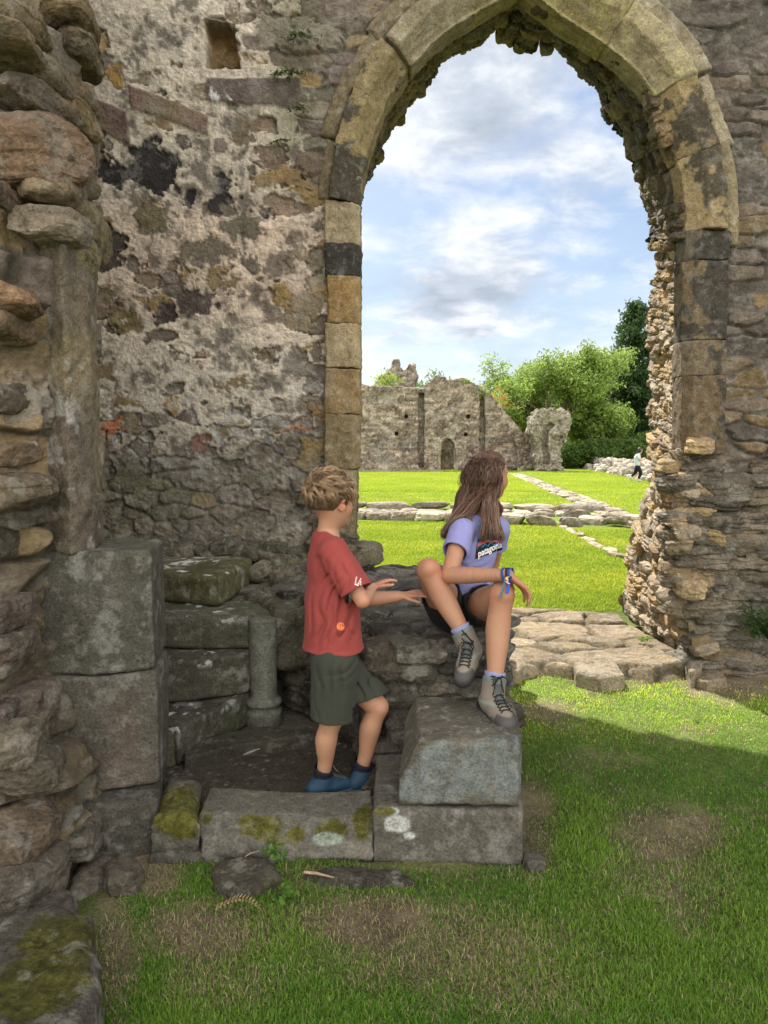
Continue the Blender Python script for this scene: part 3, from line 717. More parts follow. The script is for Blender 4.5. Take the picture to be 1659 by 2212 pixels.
# ================================================================== GROUND
def axis_pts(lo, hi, fine_lo, fine_hi, h, grow):
    c = list(np.arange(fine_lo, fine_hi, h)); s = h
    x = c[-1]
    while x < hi: s *= grow; x += s; c.append(x)
    x = c[0]; s = h; pre = []
    while x > lo: s *= grow; x -= s; pre.append(x)
    return np.array(pre[::-1]+c)
def bare(px, py, n):
    n = n+.5*fbm(np.stack([px, py, px*0], 1), .022, 3, .6, 61)
    """how bare (0..1) the turf is, with worn patches where feet go"""
    b = np.zeros_like(px)
    for (cx, cy, rx, ry, k) in [(440,2010,170,75,.9),(800,1985,190,60,1.0),(980,2040,330,110,.7),(1130,2120,260,90,.5),(1450,1795,110,60,.8),(1440,1890,140,60,.45),(1585,1478,120,34,.9),(1175,1532,90,26,.8),
                                (330,1880,60,60,.9),(380,1800,220,45,.9),(250,2050,60,160,.8),(1320,1475,90,20,.5),(1150,1800,45,110,.7),(760,1890,220,30,.5),(1000,1650+230,220,24,.3),(480,2120,150,70,.5),(1300,1640,110,30,.25),(1580,1500,60,30,.6),(1540,1900,80,60,.3)]:
        b = np.maximum(b, k*ss(1.35, .35, np.hypot((px-cx)/rx, (py-cy)/ry)+.5*n))
    return b
xs = axis_pts(-700, 700, -2.6, 3.4, .02, 1.25); ys = axis_pts(-30, 900, 1.2, 7.2, .02, 1.12)
X, Y = np.meshgrid(xs, ys, indexing='ij'); X = X.ravel(); Y = Y.ravel()
P = np.stack([X, Y, X*0], 1)
n1 = fbm(P, 1.1, 3, .5, 400); n2 = fbm(P, 8, 3, .5, 401)
near = ss(14, 5, Y)
P[:, 2] = -.012+(.018*n1+.010*n2)*near*ss(6.4, 6.7, Y+0)*1+(.012*n1+.008*n2)*ss(4.8, 4.4, Y)-.0
P[:, 2] += ss(150, 500, Y)*6
px, py = toPX(np.stack([X, np.maximum(Y, .5), P[:, 2]], 1))
bb = np.where(Y < 5.2, np.clip(bare(px, py, n1)+.40*ss(.20, .46, fbm(np.stack([X, Y, X*0], 1), 3.2, 4, .6, 93)), 0, 1), 0)
gcol = np.array([.10,.13,.03])[None]*(1+.4*n2+.3*n1)[:, None]
soil = np.array([.20,.155,.105])[None]*(1+.5*n2)[:, None]
C = lerp(gcol, soil, bb[:, None])
far = ss(9, 20, Y); m1 = fbm(P, .35, 4, .5, 402); m2 = fbm(P, 2.2, 3, .5, 403)
lawn = np.array([.135,.20,.014])[None]*(1+.22*m1+.16*m2)[:, None]
C = lerp(C, lawn, ss(5.5, 11, Y)[:, None]*.9)
mg = mesh_obj('ground', P, gridF(len(xs), len(ys)), M_SOIL, None, None, C); tag(mg, kind='structure')
mg['label'] = 'grassy ground with worn earthy patches, sunlit lawn beyond the arch'

# ---- grass blades
def blades(X, Y, Z, L, Wd, col, seed, name, label, bend=.5, segs=2):
    n = len(X); rs = np.random.RandomState(seed); th = rs.uniform(0, 2*math.pi, n); ph = th+rs.normal(math.pi/2, .6, n)
    d = np.stack([np.cos(ph), np.sin(ph), np.zeros(n)], 1); w = np.stack([np.cos(th), np.sin(th), np.zeros(n)], 1)*Wd[:, None]
    lean = rs.uniform(.1, 1.0, n)*bend; B = np.stack([X, Y, Z], 1); up = np.array([0, 0, 1.0])
    m = B+up*(L*.55*np.cos(lean*.6))[:, None]+d*(L*.55*np.sin(lean*.6))[:, None]
    t = m+up*(L*.5*np.cos(lean*1.5))[:, None]+d*(L*.5*np.sin(lean*1.5))[:, None]
    V = np.stack([B-w, B+w, m+w*.8, m-w*.8, t], 1).reshape(-1, 3)
    i = (np.arange(n)*5)[:, None]
    F = [np.concatenate([i, i+1, i+2, i+3], 1), np.concatenate([i+3, i+2, i+4], 1)]
    cc = np.repeat(col[:, None, :], 5, 1); cc[:, :2] *= .75; cc[:, 4] *= 1.1
    o = mesh_obj(name, V, F, M_GRASS, None, None, cc.reshape(-1, 3)); tag(o, label, 'grass', kind='stuff'); return o
def ground_z(X, Y):
    Pq = np.stack([X, Y, X*0], 1); a = fbm(Pq, 1.1, 3, .5, 400); b = fbm(Pq, 8, 3, .5, 401)
    return -.012+(.018*a+.010*b)*ss(14, 5, Y)*ss(6.4, 6.7, Y)+(.012*a+.008*b)*ss(4.8, 4.4, Y)
def near_grass():
    rs = np.random.RandomState(77); n = 420000
    u = rs.rand(n); Y = 1.45/(1/1.6+(1/4.95-1/1.6)*u); X = rs.uniform(-.62, .62, n)*Y*1.02
    nn = fbm(np.stack([X, Y, X*0], 1), 1.1, 3, .5, 400); px, py = toPX(np.stack([X, Y, X*0], 1))
    Y = np.where(True, 1/(1/1.6+(1/4.95-1/1.6)*u), Y); X = rs.uniform(-.62, .62, n)*Y*1.02
    Pq = np.stack([X, Y, X*0], 1); nn = fbm(Pq, 1.1, 3, .5, 400); px, py = toPX(Pq)
    b = np.clip(bare(px, py, nn)+.40*ss(.20, .46, fbm(Pq, 3.2, 4, .6, 93)), 0, 1); cl = fbm(Pq, 9, 3, .6, 88); cl2 = fbm(Pq, 2.5, 3, .6, 89)
    dens = (1-.9*b)*(.8+.9*cl)
    keep = rs.rand(n) < dens
    # nothing grows on the stone
    solid = [[(285,1700),(1145,1700),(1150,1862),(960,1880),(800,1868),(700,1850),(600,1850),(405,1850),(300,1830)], [(-200,1600),(210,1700),(300,1800),(290,1850),(240,1900),(250,1960),(190,2040),(215,2130),(200,2400),(-200,2400)],
             [(1090,1445),(1130,1455),(1225,1450),(1235,1430),(1340,1462),(1475,1440),(1500,1468),(1659,1470),(1800,1400),(1000,1200),(900,1500)], [(455,1895),(585,1890),(600,1850),(470,1850)]]
    for pl in solid: keep &= ~inpoly(px, py, pl)
    keep &= ~((X > -1.0) & (X < .52) & (Y > 2.5) & (Y < 4.7)); keep &= ~((Y > 4.62))
    keep &= ~((X > -.1) & (X < .62) & (Y > 2.9))
    edge = ss(60, 0, np.abs(py-1862))*ss(1200, 1100, px)*ss(500, 560, px)
    X, Y, b, cl, cl2, edge = X[keep], Y[keep], b[keep], cl[keep], cl2[keep], edge[keep]; n = len(X)
    L = rs.uniform(.010, .025, n)*(1+.5*cl2)*(1-.4*b)*(1+.7*edge); Wd = rs.uniform(.0008, .0016, n)*(.7+.12*Y)
    c1 = np.array([.075,.21,.022]); c2 = np.array([.20,.33,.038]); c3 = np.array([.50,.41,.25])
    t = np.clip(.5+.8*cl2+rs.normal(0, .25, n), 0, 1); col = lerp(c1, c2, t[:, None])*rs.uniform(.7, 1.25, n)[:, None]
    dry = rs.rand(n) < (.045+.55*np.clip(b+.2*cl-.08, 0, 1)); col[dry] = c3*rs.uniform(.5, 1.15, dry.sum())[:, None]
    warm = ss(3.55, 3.9, Y)*.0
    # sunlight put into the colour: blades beyond the shade line brightened and yellowed
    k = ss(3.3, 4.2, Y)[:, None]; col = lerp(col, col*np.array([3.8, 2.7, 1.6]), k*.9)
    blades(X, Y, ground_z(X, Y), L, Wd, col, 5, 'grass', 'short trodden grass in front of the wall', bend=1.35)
near_grass()
def straw():
    rs = np.random.RandomState(80); n = 190000; u = rs.rand(n); Y = 1/(1/1.6+(1/4.5-1/1.6)*u); X = rs.uniform(-.62, .62, n)*Y; Pq = np.stack([X, Y, X*0], 1); px, py = toPX(Pq)
    b = np.clip(bare(px, py, fbm(Pq, 1.1, 3, .5, 400))+.40*ss(.20, .46, fbm(Pq, 3.2, 4, .6, 93)), 0, 1); keep = (rs.rand(n) < b*.26) & ~((X > -1.0) & (X < .52) & (Y > 2.5)) & ~((X < .62) & (X > -.1) & (Y > 2.9)) & ~inpoly(px, py, [(-200,1600),(210,1700),(300,1800),(290,1850),(240,1900),(250,1960),(190,2040),(215,2130),(200,2400),(-200,2400)]) & (Y < 4.55)
    X, Y = X[keep], Y[keep]; n = len(X); col = np.array([.42,.355,.18])[None]*rs.uniform(.3, 1.3, n)[:, None]; L = rs.uniform(.012, .035, n)
    blades(X, Y, ground_z(X, Y)+.001, L, rs.uniform(.0007, .0014, n), col, 8, 'dry_grass', 'dead straw coloured grass lying on the worn patches', bend=2.2)
straw()
def lawn_grass():
    rs = np.random.RandomState(78); n = 300000
    u = rs.rand(n)**.8; Y = 1/(1/6.45+(1/26.0-1/6.45)*u); X = Y*rs.uniform(-.12, .48, n)
    Pq = np.stack([X, Y, X*0], 1); cl = fbm(Pq, 1.2, 3, .6, 88); c2_ = fbm(Pq, 5, 3, .6, 90)
    L = rs.uniform(.02, .045, n)*(1+.3*c2_); Wd = rs.uniform(.0012, .0022, n)*np.clip(Y*.28, 1, 7)
    t = np.clip(.5+.8*cl+.5*c2_+rs.normal(0, .2, n), 0, 1)
    col = lerp(np.array([.31,.43,.03]), np.array([.50,.56,.055]), t[:, None])*rs.uniform(.75, 1.2, n)[:, None]
    solid = [[(760,1092),(1240,1092),(1370,1110),(1370,1142),(1215,1142),(1200,1125),(760,1125)], [(1100,1020),(1125,1020),(1350,1108),(1290,1112)], [(1210,1138),(1225,1136),(1360,1205),(1350,1212)]]
    px, py = toPX(Pq); keep = np.ones(n, bool)
    for pl in solid: keep &= ~inpoly(px, py, pl)
    blades(X[keep], Y[keep], ground_z(X, Y)[keep], L[keep], Wd[keep], col[keep], 6, 'grass', 'sunlit mown lawn beyond the arch', bend=1.0)
lawn_grass()
def far_lawn():
    rs = np.random.RandomState(79); n = 130000; u = rs.rand(n); Y = 1/(1/24.0+(1/46.0-1/24.0)*u); X = Y*rs.uniform(-.08, .42, n); Pq = np.stack([X, Y, X*0], 1); cl = fbm(Pq, .7, 3, .6, 88)
    px, py = toPX(Pq); keep = ~inpoly(px, py, [(1095,1020),(1130,1020),(1350,1108),(1290,1112)]); X, Y, cl = X[keep], Y[keep], cl[keep]; n = len(X)
    t = np.clip(.5+.7*cl+rs.normal(0, .2, n), 0, 1); col = lerp(np.array([.31,.43,.03]), np.array([.50,.56,.055]), t[:, None])*rs.uniform(.8, 1.15, n)[:, None]
    blades(X, Y, X*0, rs.uniform(.03, .055, n), rs.uniform(.008, .016, n), col, 7, 'grass', 'far end of the sunlit lawn up to the ruined range', bend=1.0)
far_lawn()

# ================================================================== THRESHOLD AND LOOSE STONES
def mossy(poly_list, s):
    def f(V, C):
        px, py = toPX(V); n = fbm(V, 22, 4, .6, s)
        for (cx, cy, rx, ry) in poly_list:
            k = ss(1.15, .85, np.hypot((px-cx)/rx, (py-cy)/ry)+.5*n); C = lerp(C, np.array([.085,.082,.015])[None]*(1+.6*fbm(V, 70, 2, .6, s+1))[:, None], k[:, None])
        k = ss(1.1, .8, np.hypot((px-710)/34, (py-1812)/16)+.4*n); C = lerp(C, np.array([.30,.36,.30])[None], (k*.7)[:, None])
        return C
    return f
def flagged(name, poly, zt, h=.012, cw=.34, ch=.26, seed=1, cols=None, fall=.06, amp=.012, mat=None, parent=None, mossy=.3):
    poly = np.array(poly); lo = poly.min(0)-fall; hi = poly.max(0)+fall
    nx = int((hi[0]-lo[0])/h)+1; ny = int((hi[1]-lo[1])/h)+1
    X, Y = np.meshgrid(lo[0]+np.arange(nx)*h, lo[1]+np.arange(ny)*h, indexing='ij'); X = X.ravel(); Y = Y.ravel(); P = np.stack([X, Y, X*0], 1)
    w1 = fbm(P, 4, 3, .5, seed)*.07; w2 = fbm(P, 4, 3, .5, seed+1)*.07
    e, idh, du, dv = cells(X+w1, Y+w2, cw, ch, seed, .95, 2.3); st = ss(.02, .16, e)
    nm = fbm(P, 6, 4, .6, seed+2); nh = fbm(P, 26, 4, .6, seed+3)
    sd = polysd(X+w1*.8, Y+w2*.8, [tuple(q) for q in poly]); z = zt+st*(h2(idh, 1)*.02+du*(h2(idh, 2)-.5)*.025)+amp*nm+.004*nh-.018*(1-st)
    z -= ss(-.035, .05, sd)*(zt+.06)
    P[:, 2] = z
    C = palette(idh, cols)*(1+.35*nm+.3*nh)[:, None]; C = lerp(np.array([.12,.10,.06])*(1+.4*nh)[:, None], C, st[:, None])
    C = lerp(C, np.array([.17,.14,.05])[None]*(1+.3*nh)[:, None], (ss(.1, .45, nm)*mossy)[:, None])
    F = gridF(nx, ny, sd < .07); V, F, C = compact(P, F, C); return mesh_obj(name, V, F, mat or M_STONE, parent, None, C)
pav = empty('threshold_paving', (1.3, 5.5, 0), 'flat worn paving stones filling the sunlit threshold under the arch', 'paving')
poly = [G(x, y, .07)[:2] for x, y in [(1085,1452),(1180,1430),(1232,1440),(1345,1440),(1400,1452),(1472,1440),(1492,1420),(1330,1328),(1200,1318),(760,1318),(760,1400)]]
flagged('slab', poly, .075, .011, .46, .33, 31, [(.30,.235,.155),(.26,.205,.135),(.33,.265,.18),(.24,.19,.125)], parent=pav)
COLS_SUN = [(.36,.29,.20),(.40,.33,.23),(.30,.25,.17)]
def rock(name, poly_px, z0, z1, col, label=None, cat='stone', seed=0, amp=.012, h=.008, parent=None, group=None, tint=None, r=.03, mat=None, zref=None, fr=7, deco=None):
    pts = [G(x, y, z1 if zref is None else zref)[:2] for x, y in poly_px]
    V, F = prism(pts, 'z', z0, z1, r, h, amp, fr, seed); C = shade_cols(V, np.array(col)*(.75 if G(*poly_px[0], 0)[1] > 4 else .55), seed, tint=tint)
    if deco is not None: C = deco(V, C)
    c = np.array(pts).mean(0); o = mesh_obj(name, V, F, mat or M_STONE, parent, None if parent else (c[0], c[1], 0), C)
    if label: tag(o, label, cat, group)
    return o
rock('step_stone', [(1240,1428),(1290,1412),(1330,1424),(1352,1455),(1300,1462),(1245,1450)], -.05, .09, (.36,.30,.21), 'low block of stone standing in the sun before the paving edge', seed=41, zref=.09)
rock('loose_stone', [(1095,1400),(1118,1402),(1138,1432),(1120,1448),(1092,1446)], -.05, .08, (.36,.29,.2), 'small sunlit stone beside the seated girl\'s wall', seed=42)
rock('loose_stone', [(1500,1450),(1545,1446),(1572,1462),(1530,1472),(1505,1466)], -.05, .05, (.30,.24,.16), 'thin flat stone at the foot of the right jamb, lowest one', seed=43, r=.015)
rock('loose_stone', [(1480,1425),(1500,1418),(1518,1428),(1515,1446),(1490,1448)], -.05, .10, (.34,.28,.2), 'small squarish stone at the corner of the right jamb', seed=44, r=.015)
rock('loose_stone', [(455,1862),(520,1845),(590,1858),(603,1885),(560,1912),(500,1922),(470,1905)], -.06, .032, (.13,.115,.085), 'rough brown stone half sunk in grass before the mossy sill', seed=45, tint=(.12,.13,.04), amp=.016, zref=.03)
rock('loose_stone', [(225,1850),(290,1835),(310,1860),(290,1885),(235,1890)], -.05, .07, (.19,.16,.12), 'small stone between the rubble pier and the mossy stone', seed=48, amp=.014)
rock('mossy_stone', [(30,1990),(120,1955),(205,1975),(215,2080),(195,2250),(20,2300),(-100,2250),(-80,2060)], -.06, .16, (.17,.15,.12), 'broad stone covered in yellow green moss, lower left corner', seed=49, amp=.020, zref=.13, r=.05, deco=mossy([(120,2035,90,60),(95,2120,100,70),(60,2170,70,40)], 15))
rock('loose_stone', [(1130,1838),(1172,1840),(1178,1860),(1140,1866)], -.05, .025, (.25,.22,.18), 'small pale stone under the corner of the painted block', seed=50, r=.012)
rock('loose_stone', [(650,1890),(720,1875),(860,1880),(900,1905),(790,1912),(690,1908)], -.06, .012, (.12,.11,.085), 'dark flat stone flush with the grass before the sill', seed=51, tint=(.1,.1,.04), zref=.0)

# ================================================================== STAIR TURRET: left pier
pier = empty('rubble_pier', (-1.4, 2.7, 0), 'rubble pier with big dressed corner blocks left of the stair', 'pier')
path = np.array([(-2.6,2.30),(-1.32,2.50),(-1.17,2.62),(-1.13,2.78),(-1.24,3.1),(-1.98,4.72)])
pth, PL = resample(np.c_[path, np.zeros(len(path))], 400); parc = np.linspace(0, PL, 400)
def pier_face():
    h = .0075; nu = int(PL/h); nz = int(4.6/h); U, Z = np.meshgrid(np.arange(nu)*h, -.1+np.arange(nz)*h, indexing='ij'); U = U.ravel(); Z = Z.ravel()
    x = np.interp(U, parc, pth[:, 0]); y = np.interp(U, parc, pth[:, 1]); T = np.gradient(pth[:, :2], axis=0); T /= np.linalg.norm(T, axis=1)[:, None]
    # soften the corner normals
    ker = np.ones(41)/41; tx = np.convolve(np.pad(T[:, 0], 20, 'edge'), ker, 'valid'); ty = np.convolve(np.pad(T[:, 1], 20, 'edge'), ker, 'valid')
    nx_ = np.interp(U, parc, ty); ny_ = -np.interp(U, parc, tx); l = np.hypot(nx_, ny_); nx_ /= l; ny_ /= l
    q = np.stack([U, Z, U*0], 1); wu = fbm(q, 3, 3, .5, 5)*.06; wv = fbm(q, 3, 3, .5, 6)*.05
    e, idh, du, dv = cells(U+wu, Z+wv, .27, .15, 71, .95, 2.6); st = ss(.02, .20, e)
    nm = fbm(q, 5, 4, .6, 7); nh = fbm(q, 26, 4, .6, 8); nl = fbm(q, 1.4, 3, .5, 9)
    hh = st*(h2(idh, 1)**2*.085)+.025*nm+.010*nh+st*(du*(h2(idh, 2)-.5)+dv*(h2(idh, 3)-.25))*.07
    pal = [(.26,.20,.125),(.21,.17,.12),(.31,.23,.13),(.18,.15,.115),(.24,.19,.14),(.22,.18,.145)]
    C = palette(idh, pal)*(1+.5*nm+.35*nh)[:, None]; C = lerp(np.array([.15,.13,.10])[None]*(1+.4*nh)[:, None], C, st[:, None])
    m = ss(-.02, .16, .5*nm+.5*nl+.3*nh-.10); m = m*ss(2.6, 1.9, Z+0*U)+m*.5*ss(1.9, 2.6, Z)
    C = lerp(C, np.array([.34,.315,.275])[None]*(1+.45*nh)[:, None], (m*.75)[:, None]); hh = lerp(hh, .035+.02*nm+.010*nh, m*.8)
    dk = ss(1.5, .4, Z); C = lerp(C, C*np.array([.55,.55,.50]), dk[:, None])  # deep shade painted into the colour of the lower pier
    # footing spreads towards the grass
    f = ss(.75, .0, Z); off = f*f*.34*ss(1.9, 1.2, U)+f*.10
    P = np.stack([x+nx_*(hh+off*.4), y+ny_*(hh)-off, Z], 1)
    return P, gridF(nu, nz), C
V_, F_, C_ = pier_face(); mesh_obj('rubble_core', V_, F_, M_RUB, pier, None, C_)
acc = Acc(); box(acc, (-4.0, 2.9, -.1), (-2.0, 4.7, 4.4)); box(acc, (-4.0, 2.6, -.1), (-1.45, 3.1, 4.4)); acc.build('pier_core', M_RUB, pier, smooth=False)
# big stones that jut out of it: (x, y, half w, half h) in picture, distance, colour
acc = Acc(); recs = []; rs = np.random.RandomState(19)
BIG = [(62,330,105,70,2.42,(.27,.18,.12)),(40,60,40,30,2.35,(.26,.20,.12)),(20,110,50,18,2.28,(.30,.23,.15)),(150,40,48,34,2.60,(.28,.21,.12)),(175,120,34,30,2.66,(.22,.18,.12)),(160,200,26,22,2.66,(.26,.20,.13)),
       (155,240,30,34,2.62,(.31,.23,.12)),(110,260,60,24,2.58,(.24,.19,.13)),(160,390,26,20,2.64,(.24,.19,.11)),(110,430,52,24,2.5,(.30,.23,.15)),(112,492,70,36,2.46,(.34,.28,.21)),(165,545,36,40,2.62,(.31,.26,.14)),
       (192,500,20,44,2.72,(.27,.22,.13)),(20,655,56,32,2.30,(.30,.19,.11)),(22,712,34,24,2.32,(.27,.19,.12)),(10,430,18,28,2.34,(.22,.16,.11)),(150,605,26,40,2.68,(.24,.14,.10)),
       (30,1062,56,36,2.28,(.24,.19,.13)),(35,1115,42,24,2.34,(.20,.18,.14)),(6,1170,20,30,2.3,(.2,.17,.13)),(18,1325,36,30,2.26,(.25,.20,.16)),(22,1400,44,56,2.28,(.23,.185,.14)),(66,1512,40,42,2.36,(.25,.20,.16)),
       (30,1590,70,54,2.22,(.26,.22,.16)),(62,1655,66,42,2.24,(.22,.19,.14)),(10,1540,26,22,2.2,(.2,.16,.13)),(40,1790,76,46,2.15,(.24,.18,.12)),(30,1900,70,50,2.05,(.22,.19,.15)),(150,1960,50,40,2.2,(.19,.16,.13)),
       (100,180,46,30,2.50,(.23,.19,.14)),(60,220,50,26,2.42,(.22,.18,.14)),(30,980,36,22,2.38,(.27,.19,.12)),(20,860,40,30,2.40,(.20,.16,.12)),(110,1890,40,34,2.2,(.2,.17,.14)),(70,2000,60,40,2.0,(.2,.17,.14)),(205,1880,34,24,2.3,(.21,.18,.14)),(180,1800,40,30,2.36,(.19,.165,.13))]
for (x, y, rx, ry, Yd, c_) in BIG:
    m = Yd/FPX
    R = np.array(Matrix.Rotation(rs.normal(0, .08), 3, 'Y') @ Matrix.Rotation(rs.uniform(-.2, .35), 3, 'Z'))[:, [0, 2, 1]]*np.array([1, 1, -1])
    recs.append((W(x, y, Yd+.14), R, np.array([rx*m*1.16, ry*m*1.18, .15]), np.array(c_)*(.85 if y < 1100 else .6)))  # lower stones get a darker colour, painted shade as on the pier face
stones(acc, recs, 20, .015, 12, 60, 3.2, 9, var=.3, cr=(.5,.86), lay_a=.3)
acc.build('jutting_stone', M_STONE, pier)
# dressed corner blocks
def dressed(name, pts, z0, z1, col, seed, parent, tint=(.12,.125,.07), amp=.006, r=.02, h=.0075, deco=None, cut=None, mat=None, tamt=.45, var=.28):
    V, F = prism(pts, 'z', z0, z1, r, h, amp, 7, seed, cut=cut); C = shade_cols(V, np.array(col)*.52, seed, var=var, freq=4, tint=tint, tamt=tamt)
    if deco is not None: C = deco(V, C)
    return mesh_obj(name, V, F, mat or M_DRESS, parent, None, C)
def PXY(x, Y): return ((x-PW/2)/FPX*Y*1.0, Y)
def lichen(k, s, lo=.18, hi=.4, c=(.42,.42,.40), fr=12):
    def f(V, C): return lerp(C, np.array(c)[None], (ss(lo, hi, fbm(V, fr, 4, .62, s))*k)[:, None])
    return f
cb = [PXY(40, 2.60), PXY(188, 2.585), PXY(322, 2.66), PXY(350, 2.97), (-1.45, 3.05)]
cb2 = [PXY(60, 2.61), PXY(190, 2.585), PXY(325, 2.66), PXY(352, 2.97), (-1.45, 3.05)]
pink = lambda V, C: lerp(lichen(.25, 5)(V, C), np.array([.12,.095,.075])[None]*(1+.3*fbm(V, 20, 3, .5, 3))[:, None], (ss(.0, .3, .35-np.abs(toPX(V)[0]-270)/160+.3*fbm(V, 4, 3, .5, 2))*ss(1480, 1560, toPX(V)[1])*.75)[:, None])
dressed('corner_block', cb, .632, 1.08, (.15,.142,.115), 61, pier, deco=lichen(.25, 4))
dressed('corner_block', cb2, .20, .628, (.16,.145,.118), 62, pier, deco=pink)
dressed('corner_block', [PXY(205, 2.50), PXY(318, 2.56), PXY(330, 2.7), PXY(340, 2.97), (-1.4, 3.0), (-1.3, 2.55)], -.06, .196, (.12,.112,.092), 63, pier, amp=.010, deco=lichen(.25, 6))
# tall leaning stone above them
hz = [PXY(70, 2.66), PXY(150, 2.56), PXY(205, 2.68), PXY(222, 3.0), (-1.5, 3.1)]
def lean(P): return (P[:, 0]-(-1.06+(2.15-P[:, 2])*.055)-.0+.02*fbm(P, 4, 2, .5, 3))*.9
dressed('upright_stone', hz, 1.07, 2.22, (.25,.205,.155), 64, pier, tint=(.30,.24,.13), amp=.016, r=.014, cut=lean, deco=lichen(.5, 7))

# ---- mossy door sill
sill = empty('door_sill', (-.35, 2.62, 0), 'worn mossy stone sill between the pier and the painted block', 'sill')
def sill_cut(P): return (P[:, 2]-(.103+.010*np.sin(P[:, 0]*9+1.0)+.010*fbm(P, 4, 2, .5, 4)-.42*np.maximum(0, 2.62-P[:, 1])-1.2*np.maximum(0, 2.53-P[:, 1])))*.75
dressed('sill_stone', [PXY(418, 2.50), PXY(802, 2.49), PXY(808, 2.60), PXY(800, 2.80), PXY(440, 2.82), PXY(412, 2.6)], -.02, .19, (.235,.22,.18), 65, sill, amp=.008, r=.04, cut=sill_cut, h=.006,
        deco=mossy([(560,1785,50,24),(640,1802,20,20),(715,1797,34,24),(785,1775,20,40),(445,1765,12,16),(600,1812,34,12)], 5))
dressed('sill_stone', [PXY(300, 2.52), PXY(412, 2.5), PXY(408, 2.62), PXY(422, 2.84), PXY(345, 2.86), PXY(318, 2.62)], -.02, .145, (.19,.18,.15), 66, sill, amp=.014, r=.05, h=.006, deco=mossy([(372,1745,70,52),(395,1775,40,34)], 6))
dressed('sill_base', [PXY(300, 2.50), PXY(806, 2.51), PXY(806, 2.7), PXY(300, 2.7)], -.08, .015, (.15,.14,.115), 67, sill, amp=.016, r=.02, deco=lichen(.5, 9))

# ---- painted jamb block on the right
pb = empty('jamb_block', (.25, 2.7, 0), 'two stacked square blocks with peeling blue grey limewash', 'stone block')
def paint(V, C):
    px, py = toPX(V); n = fbm(V, 7, 4, .6, 12); n2 = fbm(V, 30, 4, .6, 13); pin = polysd(px+18*n, py+26*n, [(868,1690),(905,1612),(960,1600),(1010,1622),(1075,1600),(1128,1592),(1134,1640),(1128,1735),(1040,1728),(900,1745),(864,1730)])
    k = ss(4, -6, pin)*ss(2.62, 2.56, V[:, 1]); streak = ss(.35, .15, np.abs(fbm(np.stack([V[:, 0]*9, V[:, 2]*1.2, V[:, 0]*0], 1), 2.2, 3, .6, 2)))
    k = k*ss(.55, .12, n2*.9+.35*n)*(1-.55*ss(.10, .02, np.abs(fbm(np.stack([V[:, 0]*10, V[:, 2]*1.6, V[:, 0]*0], 1), 1.6, 3, .6, 7))))
    C = lerp(C, np.array([.165,.185,.178])[None]*(1+.45*n2)[:, None], (k*.93)[:, None])
    t = ss(.395, .425, V[:, 2])*ss(.2, .5, n2); return lerp(C, np.array([.4,.42,.4])[None], (t*.5)[:, None])
def spot(V, C):
    px, py = toPX(V); n = fbm(V, 25, 3, .6, 14)
    for (cx, cy, rx, ry) in [(858,1780,28,20),(848,1752,14,9),(885,1806,12,8)]:
        C = lerp(C, np.array([.46,.48,.46])[None], (ss(1.15, .8, np.hypot((px-cx)/rx, (py-cy)/ry)+.4*n)*.85)[:, None])
    C = lerp(C, np.array([.1,.095,.02])[None], (ss(1.15, .8, np.hypot((px-830)/26, (py-1752)/10)+.4*n))[:, None])
    return lichen(.2, 8)(V, C)
def bite(P): return ((P[:, 0]-.155)*-.80-(P[:, 2]-.40)*.0+(-.0)-(.43-P[:, 2])*.42-.02+.02*fbm(P, 7, 3, .5, 6))
dressed('painted_block', [PXY(862, 2.50), PXY(1132, 2.49), PXY(1137, 2.6), (.53, 2.98), (.09, 2.96)], .19, .43, (.175,.155,.12), 68, pb, amp=.007, r=.022, h=.006, deco=paint, cut=bite, tint=(.20,.185,.14))
dressed('base_block', [PXY(806, 2.50), PXY(1140, 2.48), PXY(1141, 2.56), (.54, 2.98), (-.03, 2.96)], -.02, .186, (.20,.185,.15), 69, pb, amp=.008, r=.022, h=.006, deco=spot)

# ---- spiral stair
stair = empty('spiral_stair', (-.9, 3.6, 0), 'foot of a worn spiral stair with its round newel shaft', 'stair')
def Z2(pts, z): return [tuple(G(x, y, z)[:2]) for x, y in pts]
drop = lambda s: (lambda V, C: lerp(lichen(.35, s+1)(V, C), np.array([.62,.63,.62])[None], (ss(.30, .36, fbm(V, 16, 3, .6, s))*ss(.7, .9, (V[:, 2]-V[:, 2].min())/(np.ptp(V[:, 2])+1e-6))*ss(560, 440, toPX(V)[0])*.9)[:, None]))
sc_ = (.135,.13,.095); tg = (.13,.145,.075)
tread1 = Z2([(384,1572),(530,1497)], .20)
dressed('step', Z2([(384,1574),(470,1530),(534,1497)], .205)+[(-.55,3.9),(-1.3,3.9),(-1.25,3.4)], .03, .205, (.15,.14,.11), 71, stair, tint=tg, deco=drop(3))
dressed('step', Z2([(330,1590),(380,1578)], .19)+[(-1.1,3.5),(-1.4,3.4)], .02, .19, (.14,.13,.10), 72, stair, tint=tg)
dressed('step', Z2([(358,1428),(420,1424),(534,1410)], .42)+[(-.55,4.0),(-1.4,4.1),(-1.3,3.6)], .209, .42, sc_, 73, stair, tint=tg, deco=drop(5))
dressed('step', Z2([(320,1430),(354,1430)], .42)+[(-1.18,3.8),(-1.5,3.7)], .19, .415, sc_, 74, stair, tint=tg)
dressed('step', Z2([(330,1332),(460,1334),(592,1330)], .59)+[(-.50,4.3),(-1.6,4.4),(-1.5,3.7)], .424, .59, (.155,.155,.11), 75, stair, tint=tg, deco=drop(7))
dressed('step', Z2([(300,1232),(475,1246),(545,1206),(540,1192),(420,1186)], .76)+[(-1.2,4.72),(-2.0,4.72)], .594, .762, (.165,.15,.075), 76, stair, tint=(.12,.125,.05), deco=drop(9), r=.03, amp=.010)
